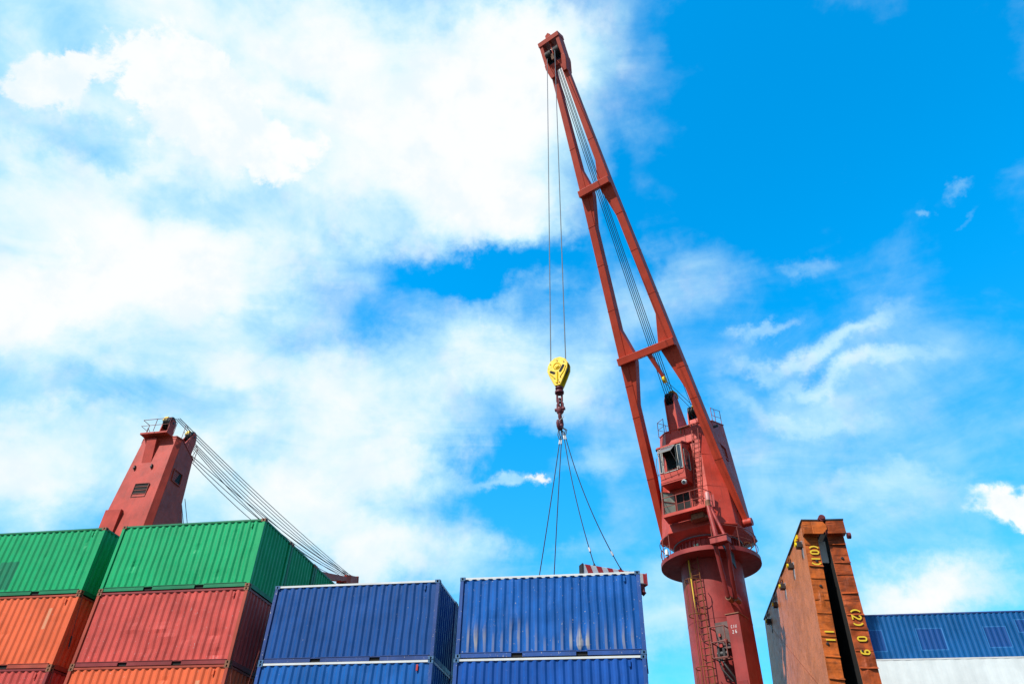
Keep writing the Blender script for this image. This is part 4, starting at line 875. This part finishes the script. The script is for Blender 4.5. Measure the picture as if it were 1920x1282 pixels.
# small cab shield at the far front, seen past the side
Q('cab', MB().prism([(-1.5, Z(20.2)), (-2.45, Z(18.9)), (-2.35, Z(18.75)), (-1.6, Z(19.0))], 0, -1.2, 0.9), M['red'])
Q('cab_window', MB().prism([(-1.62, Z(18.98)), (-2.30, Z(18.75)), (-2.1, Z(17.5)), (-1.75, Z(17.5))], 0, -1.16, -1.14), M['glass'])
wf = MB(); 
for a, b in (((-2.38, 18.8), (-2.10, 17.4)), ((-1.95, 18.9), (-1.80, 17.4)), ((-2.10, 17.4), (-1.72, 17.35))): wf.tube((-1.18, a[0], Z(a[1])), (-1.18, b[0], Z(b[1])), 0.03, 6)
Q('cab_frame', wf, M['rope_light'])
hs2 = lambda x, t=0.35, m=0.0: J2 @ Vector((x, L2 + t, m))
for k in range(3):
    rope(c2, (-0.34 + 0.16 * k, 0.55, Z(25.15)), hs2(-0.35 + 0.2 * k, 0.2, -0.40), 0.025, sag=0.25 + 0.12 * k)
for k in range(4):
    rope(c2, (-0.52 + 0.14 * k, -1.65, Z(24.4)), hs2(-0.45 + 0.25 * k, 0.1, -0.40), 0.025, sag=0.65 + 0.15 * k)
for k in range(3):
    rope(c2, (-0.45 + 0.2 * k, -1.45, Z(23.6)), hs2(-0.5 + 0.45 * k, -1.0 - k, -0.30), 0.024, sag=0.35 + 0.2 * k)
for x in (-1.05, -0.75):
    rope(c2, (x, -1.9, Z(20.6)), (x - 0.5, -6.0, Z(15.0)), 0.022)

# ------------------------------------------------------------------ hook block
hb = thing('hook_block', 'yellow hook block hanging from the crane above the blue containers', 'hook block', hook, (0, 0, R(-14)))
prof = [(-0.12, 0.72), (0.12, 0.74), (0.34, 0.60), (0.46, 0.36), (0.45, 0.10), (0.33, -0.22), (0.17, -0.60), (0.11, -0.72), (-0.13, -0.72), (-0.20, -0.58), (-0.37, -0.18), (-0.46, 0.08), (-0.44, 0.34), (-0.32, 0.58)]
for y0, y1 in ((-0.20, -0.13), (0.13, 0.20)):
    sh = MB().prism(prof, 1, y0, y1).build('cheek_plate', M['yellow'], hb, 0.02)
MB().lathe([(0.05, -0.11), (0.40, -0.11), (0.42, -0.08), (0.36, 0), (0.42, 0.08), (0.40, 0.11), (0.05, 0.11)], n=36).xform(Matrix.Translation((0, 0, 0.22)) @ Matrix.Rotation(R(90), 4, 'X')).build('sheave', M['steel'], hb)
MB().prism([(p[0] * 1.03, p[1] * 1.02) for p in prof[:4]] + [(prof[3][0] * .85, prof[3][1] * .98), (0.29, 0.5), (0.1, 0.63), (-0.12, 0.62), (-0.28, 0.5), (-0.36, 0.34), (-0.44, 0.34), (-0.33, 0.6)], 1, -0.125, 0.125).build('top_guard', M['yellow'], hb)
def slot(cx, cz, L_, w_, a): 
    d = Vector((math.cos(R(a)), math.sin(R(a)))); n_ = Vector((-d.y, d.x)); pts = []
    for t_ in range(-90, 91, 30): pts.append(Vector((cx, cz)) + d * (L_ + w_ * math.cos(R(t_))) + n_ * w_ * math.sin(R(t_)))
    for t_ in range(90, 271, 30): pts.append(Vector((cx, cz)) + d * (-L_ + w_ * math.cos(R(t_))) + n_ * w_ * math.sin(R(t_)))
    return [(p.x, p.y) for p in pts]
for a in ((-0.22, -0.02, 0.09, 0.055, -35), (0.20, 0.10, 0.14, 0.06, 62)):
    MB().prism(slot(*a), 1, -0.209, -0.195).build('slot', M['cavity'], hb)
rg = MB().path([(-0.02 + 0.155 * math.cos(R(a)), -0.205, 0.27 + 0.155 * math.sin(R(a))) for a in range(0, 360, 20)], 0.022, 6, closed=True)
rg.lathe([(0, 0), (0.075, 0), (0.075, 0.05), (0, 0.06)], n=18); 
rg.build('hub_ring', M['yellow'], hb)
hub = MB().lathe([(0, 0), (0.08, 0), (0.08, 0.04), (0, 0.05)], n=18).xform(Matrix.Translation((-0.02, -0.2, 0.27)) @ Matrix.Rotation(R(90), 4, 'X')).build('hub', M['yellow'], hb)
bl = MB()
for bx, bz in ((0, -0.15), (0.0, -0.3), (0.02, -0.45), (-0.06, -0.58), (0.08, -0.58), (0.3, 0.42), (-0.3, 0.42), (0.0, 0.55), (-0.12, -0.36), (0.14, -0.34)):
    bl.lathe([(0, 0), (0.022, 0), (0.022, 0.03), (0, 0.034)], n=8); o_ = len(bl.v)
    T = Matrix.Translation((bx, -0.2, bz)) @ Matrix.Rotation(R(90), 4, 'X')
    for i in range(o_ - 48 if o_ >= 48 else 0, o_): pass
    n_ = 8 * 4 + 16
    k0 = o_ - n_; bl.v[k0:] = [tuple(T @ Vector(p)) for p in bl.v[k0:]]
rb = MB().path([(0, -0.215, -0.05), (-0.01, -0.215, -0.62)], 0.03, 6).path([(0.12, -0.21, -0.30), (0.30, -0.21, -0.05), (0.38, -0.21, 0.2)], 0.02, 6).path([(-0.12, -0.21, -0.34), (-0.26, -0.21, -0.16), (-0.34, -0.21, -0.05)], 0.02, 6)
rb.build('rib', M['yellow'], hb)
bl.build('bolt', M['rustrail'], hb)
ck = MB()
ck.lathe([(0.0, -0.70), (0.17, -0.72), (0.17, -0.80), (0.10, -0.84), (0.10, -0.90), (0.19, -0.92), (0.19, -1.02), (0.0, -1.04)], n=20)
ck.build('swivel', M['chain'], hb, 0.01)
def link(cx, cz, hw_, hh_, r, rot=0, name='link'):
    pts = []
    for a in range(0, 181, 22): pts.append((hw_ * math.cos(R(a)), 0, hh_ + hw_ * math.sin(R(a))))
    for a in range(180, 361, 22): pts.append((hw_ * math.cos(R(a)), 0, -hh_ + hw_ * math.sin(R(a))))
    return MB().path(pts, r, 8, closed=True).xform(Matrix.Translation((cx, 0, cz)) @ Matrix.Rotation(R(rot), 4, 'Z')).build(name, M['chain'], hb)
link(0.0, -1.22, 0.10, 0.16, 0.045, 10)
link(0.02, -1.50, 0.11, 0.10, 0.042, 80)
link(0.02, -1.74, 0.115, 0.16, 0.048, 0, 'shackle')
MB().tube((-0.2, 0, -1.80), (0.22, 0, -1.80), 0.075, 12).lathe([(0, -1.70), (0.13, -1.74), (0.15, -1.90), (0.09, -2.0), (0, -2.0)], n=14).build('shackle_pin', M['chain'], hb)
# the hook itself, a tapering J seen edge-on
hp = [(0.0, 0, -1.95), (0.0, 0, -2.15), (0.09, 0.02, -2.28), (0.14, 0.03, -2.45), (0.10, 0.03, -2.62), (0.0, 0.02, -2.70), (-0.11, 0, -2.64), (-0.16, 0, -2.50), (-0.15, 0, -2.38)]
MB().path(hp[:6], 0.075, 10, r2=0.10).path(hp[5:], 0.10, 10, r2=0.04).xform(Matrix.Rotation(R(72), 4, 'Z')).build('hook', M['chain'], hb, 0)
MB().path([(0.10, 0, -2.05), (0.17, -0.02, -2.2), (-0.12, -0.02, -2.42)], 0.014, 6).build('safety_latch', M['rope_light'], hb)

# ------------------------------------------------------------------ spreader frame on the roof and slings
RZ = Z3 + 0.01 + h
e1a, e1b = Vector((-2.03, 23.85, 0)), Vector((0.06, 25.05, 0))
d1 = (e1b - e1a); Lb = d1.length; ang = math.atan2(d1.y, d1.x); d1.normalize(); n1_ = Vector((-d1.y, d1.x, 0))
sp = thing('lifting_spreader', 'red and white striped spreader beam lying across the roof of the bright blue container', 'spreader', (e1a.x, e1a.y, RZ + 0.02), (0, 0, ang))
def striped(y, name):
    bb = MB().box(0, Lb, y - 0.13, y + 0.13, 0.10, 0.46).build(name, M['whitestripe'], sp, 0.01)
    st_ = MB(); k = 0.06
    while k < Lb - 0.45:
        for yy0, yy1 in ((y - 0.136, y - 0.128), (y + 0.128, y + 0.136)): st_.prism([(k, 0.455), (k + 0.20, 0.455), (k + 0.34, 0.105), (k + 0.14, 0.105)], 1, yy0, yy1)
        k += 0.42
    st_.box(Lb - 0.13, Lb - 0.02, y - 0.136, y - 0.128, 0.11, 0.45)
    st_.build('stripe', M['redstripe'], bb)
    MB().box(-0.035, 0.004, y - 0.14, y + 0.14, 0.06, 0.48).build('end_cap', M['cavity'], bb)
    MB().box(Lb - 0.004, Lb + 0.03, y - 0.14, y + 0.14, 0.06, 0.48).build('end_cap', M['redstripe'], bb)
    for kx in (0.48, Lb * 0.62): MB().prism([(kx - 0.08, 0.46), (kx + 0.08, 0.46), (kx, 0.60)], 1, y - 0.02, y + 0.02).build('sling_lug', M['steel'], bb)
    lk = MB().tube((Lb - 0.1, y, 0.1), (Lb - 0.1, y, -0.14), 0.07, 12); lk.lathe([(0.07, -0.14), (0.11, -0.18), (0.0, -0.3)], Lb - 0.1, y, 12)
    lk.build('twist_lock', M['chain'], bb)
striped(0.0, 'striped_beam'); striped(3.0, 'striped_beam')
MB().box(Lb / 2 - 0.1, Lb / 2 + 0.1, 0.132, 2.868, 0.16, 0.38).build('cross_beam', M['steel'], sp)
WS = Matrix.Translation((e1a.x, e1a.y, RZ + 0.02)) @ Matrix.Rotation(ang, 4, 'Z')
WH = Matrix.Translation(hook) @ Matrix.Rotation(R(-14), 4, 'Z')
hk = Vector((hook.x, hook.y, hook.z - 2.66))
def sling(label, a, mid, b, fz, side):
    t = thing('wire_sling', label, 'sling', hk, group='wire slings hanging from the hook')
    a = Vector(a) - hk; b = Vector(b) - hk; m = Vector(mid) - hk
    pts = []
    for i in range(19):
        s = i / 18; pts.append(a * (1 - s) ** 2 + m * 2 * s * (1 - s) + b * s * s)
    MB().path(pts, 0.019, 6).build('wire_rope', M['rope'], t)
    # eye loop over the hook
    MB().path([a, a + Vector((0.07 * side, 0, 0.28)), Vector((0.05 * side, 0.0, 0.02)), Vector((-0.05 * side, 0.02, 0.0)), a + Vector((-0.06 * side, 0.02, 0.2)), a], 0.019, 6).build('eye', M['rope'], t)
    d = (pts[1] - pts[0]).normalized(); MB().tube(pts[0] - d * 0.03, pts[0] + d * 0.15, 0.032, 10).build('ferrule', M['ferrule'], t)
    q0, q1 = pts[16], pts[17]; 
    if fz: MB().tube(q0 - (q1 - q0) * 0.3, q0 + (q1 - q0) * 0.25, 0.042, 10).build('ferrule', M['ferrule'], t)
    return t
atL, atR = (hk.x - 0.03, hk.y, hk.z - 0.62), (hk.x + 0.20, hk.y, hk.z - 0.42)
lugs = [WS @ Vector((0.48, 0, 0.55)), WS @ Vector((Lb * 0.62, 0, 0.55))]
lugs2 = [Vector((-3.66, 24.62, RZ + 0.15)), Vector((-3.10, 24.62, RZ + 0.15))]
def bow(a, b, k, dx): m = Vector(a) * (1 - k) + Vector(b) * k; return m + Vector((dx, 0, 0))
sling('leftmost thin wire sling, running down behind the edge of the blue container', atL, bow(atL, lugs2[0], 0.5, 0.03), lugs2[0], 0, -1)
sling('nearly vertical wire sling second from left below the hook', (atL[0] + 0.07, atL[1], atL[2]), bow(atL, lugs2[1], 0.5, 0.02), lugs2[1], 0, -1)
sling('bowed wire sling ending on the left part of the striped beam', (atR[0] - 0.06, atR[1], atR[2]), bow(atR, lugs[0], 0.55, -0.22), lugs[0], 1, 1)
sling('rightmost wire sling, sagging to the right part of the striped beam', atR, bow(atR, lugs[1], 0.55, -0.38), lugs[1], 1, 1)

# ------------------------------------------------------------------ folding hatch covers
def hatch_leaf(label, x, y, lean, rz, thick, ztop, matedge, texts, seed, side_gear):
    rnd = random.Random(seed); LN = 12.4; zb_ = DZ
    Ht = ztop - zb_
    # base position from the top corner and the lean
    t = thing('hatch_cover', label, 'hatch cover', (x - math.tan(lean) * Ht, y, zb_), (0, lean, rz), 'rusty folding hatch covers')
    Ht = Ht / math.cos(lean)
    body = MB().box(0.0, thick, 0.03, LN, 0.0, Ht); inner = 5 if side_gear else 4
    body.m[inner] = 1; body.build('body', [M['hatch_side'], M['hatch_gap_shade']], t)  # face towards the gap coloured near-black as its shade
    # end plate, uneven: buckled strips between ribs
    nz, nx = 60, 7; vs = []; fs = []
    D = [(rnd.uniform(0, thick), rnd.uniform(0.5, Ht - 0.8), rnd.uniform(.08, .25), rnd.uniform(.08, .3), rnd.uniform(-.05, .035)) for _ in range(14)]
    for k in range(nz + 1):
        z_ = Ht * k / nz
        for i in range(nx + 1):
            x_ = thick * i / nx; yy = 0.0
            for cx, cz, rx, rz_, a in D: yy += a * math.exp(-((x_ - cx) / rx) ** 2 - ((z_ - cz) / rz_) ** 2)
            vs.append((x_, min(yy, 0.022), z_))
    for k in range(nz):
        for i in range(nx): a = k * (nx + 1) + i; fs.append((a, a + 1, a + nx + 2, a + nx + 1))
    MB().add(vs, fs).build('end_plate', matedge, t)
    # welded seams, torn flaps, lugs on the end plate
    zz = Ht - 0.85
    k = 0
    while zz > 1.0:
        y1 = -0.015 - rnd.random() * 0.03
        if rnd.random() < 0.55:
            MB().hexa([(0.01, 0.0, zz), (thick - 0.01, 0.0, zz + rnd.uniform(-.03, .03)), (thick - 0.01, 0.02, zz + 0.05), (0.01, 0.02, zz + 0.05)], [(0.01, y1 - .01, zz - 0.02), (thick + 0.02, y1 - rnd.random() * .06, zz - 0.02 - rnd.random() * .05), (thick, y1, zz + 0.02), (0.01, y1, zz + 0.01)]).build('torn_flap', matedge, t)
        else:
            MB().box(0.005, thick - 0.005, -0.028, 0.01, zz, zz + 0.035).build('weld_strip', matedge, t)
        zz -= rnd.uniform(0.45, 0.85); k += 1
    for _ in range(4):
        cx, cz = rnd.uniform(0.15, thick - 0.12), rnd.uniform(1.5, Ht - 1.2)
        MB().lathe([(0, 0), (0.055, 0), (0.045, 0.04), (0.0, 0.05)], n=10).xform(Matrix.Translation((cx, 0.0, cz)) @ Matrix.Rotation(R(90), 4, 'X')).build('lug', M['steel'], t)
    # top end block
    MB().box(-0.02, thick + 0.05, -0.30, 0.028, Ht - 0.52, Ht + 0.0).build('hinge_housing', matedge, t, 0.01)
    MB().box(-0.05, thick + 0.06, -0.32, LN, Ht + 0.002, Ht + 0.06).build('top_edge', M['steel'], t)
    tx = MB()
    for chh, zc in texts:   # read downwards, turned a quarter clockwise
        zc = zc - zb_; hh = 0.33; ww = 0.29
        glyph(tx, chh, lambda gx, gy: (thick * 0.26 + gy * hh, zc - (gx - 0.3) * ww), 0.052, -0.040, -0.030)
    tx.build('lettering', M['mark'], t)
    if side_gear:
        for k, yy in enumerate((0.35, 2.6, 5.1, 7.6, 10.2)):
            MB().box(-0.22, -0.002, yy, yy + 0.28, Ht - 0.80, Ht - 0.58).build('cleat', M['steel'], t, 0.01)
            MB().prism([(yy - 0.02, Ht - 0.55), (yy + 0.2, Ht - 0.5), (yy + 0.3, Ht - 0.75), (yy + 0.1, Ht - 1.25)], 0, -0.03, -0.002).build('cleat_plate', paint('pale_plate_%d' % k, (0.42, 0.40, 0.42), rust=0.4, scale=3), t)
            MB().tube((-0.28, yy + 0.12, Ht - 0.68), (-0.22, yy + 0.12, Ht - 0.68), 0.09, 14).build('cleat_wheel', M['yellow'], t)
            mb = MB(); 
            for q in range(5): mb.box(-0.10, -0.05, yy + 0.42 + q * 0.12, yy + 0.50 + q * 0.12, Ht - 0.28 + (q % 2) * 0.03, Ht - 0.12)
            mb.build('chain', M['yellow'] if k < 1 else M['rustrail'], t)
        sm = MB().loft([[(-0.006, 0.3, 2.3), (-0.006, 0.33, 2.3), (0.004, 0.33, 2.3), (0.004, 0.3, 2.3)], [(-0.006, 11.6, 8.2), (-0.006, 11.63, 8.2), (0.004, 11.63, 8.2), (0.004, 11.6, 8.2)]]); sm.build('weld_seam', M['hatch_edge2'], t)
    return t
LEAN = R(3.35)
hl_ = hatch_leaf('left rusty hatch cover with yellow lettering (01) 11 and a salmon pink side', 6.37, 28.0, LEAN, R(0.9), 0.51, 13.70, M['hatch_edge'],
    (('(', 12.80), ('0', 12.56), ('I', 12.30), (')', 12.07), ('I', 9.62), ('I', 9.34)), 5, True)
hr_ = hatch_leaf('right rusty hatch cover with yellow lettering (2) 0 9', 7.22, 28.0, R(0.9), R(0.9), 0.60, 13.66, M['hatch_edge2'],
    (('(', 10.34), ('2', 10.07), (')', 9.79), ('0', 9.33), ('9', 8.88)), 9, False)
MB().prism([(0.30, 8.0), (0.30, 8.5), (0.72, 8.5), (0.84, 8.36), (0.84, 8.2), (0.66, 8.0)], 1, -0.36, -0.305).build('hinge_plate', M['hatch_edge'], hl_, 0.01)
MB().tube((0.73, -0.36, 8.66), (0.73, 0.1, 8.66), 0.13, 20).tube((0.73, -0.40, 8.66), (0.73, -0.35, 8.66), 0.07, 14).build('hinge_pin', M['chain'], hl_)
MB().box(0.515, 0.86, 0.40, 0.43, 7.15, 8.0).build('white_panel', M['white'], hl_)
MB().tube((0.68, -0.2, 7.9), (0.80, -0.2, 7.9), 0.12, 14).build('roller', M['chain'], hr_)
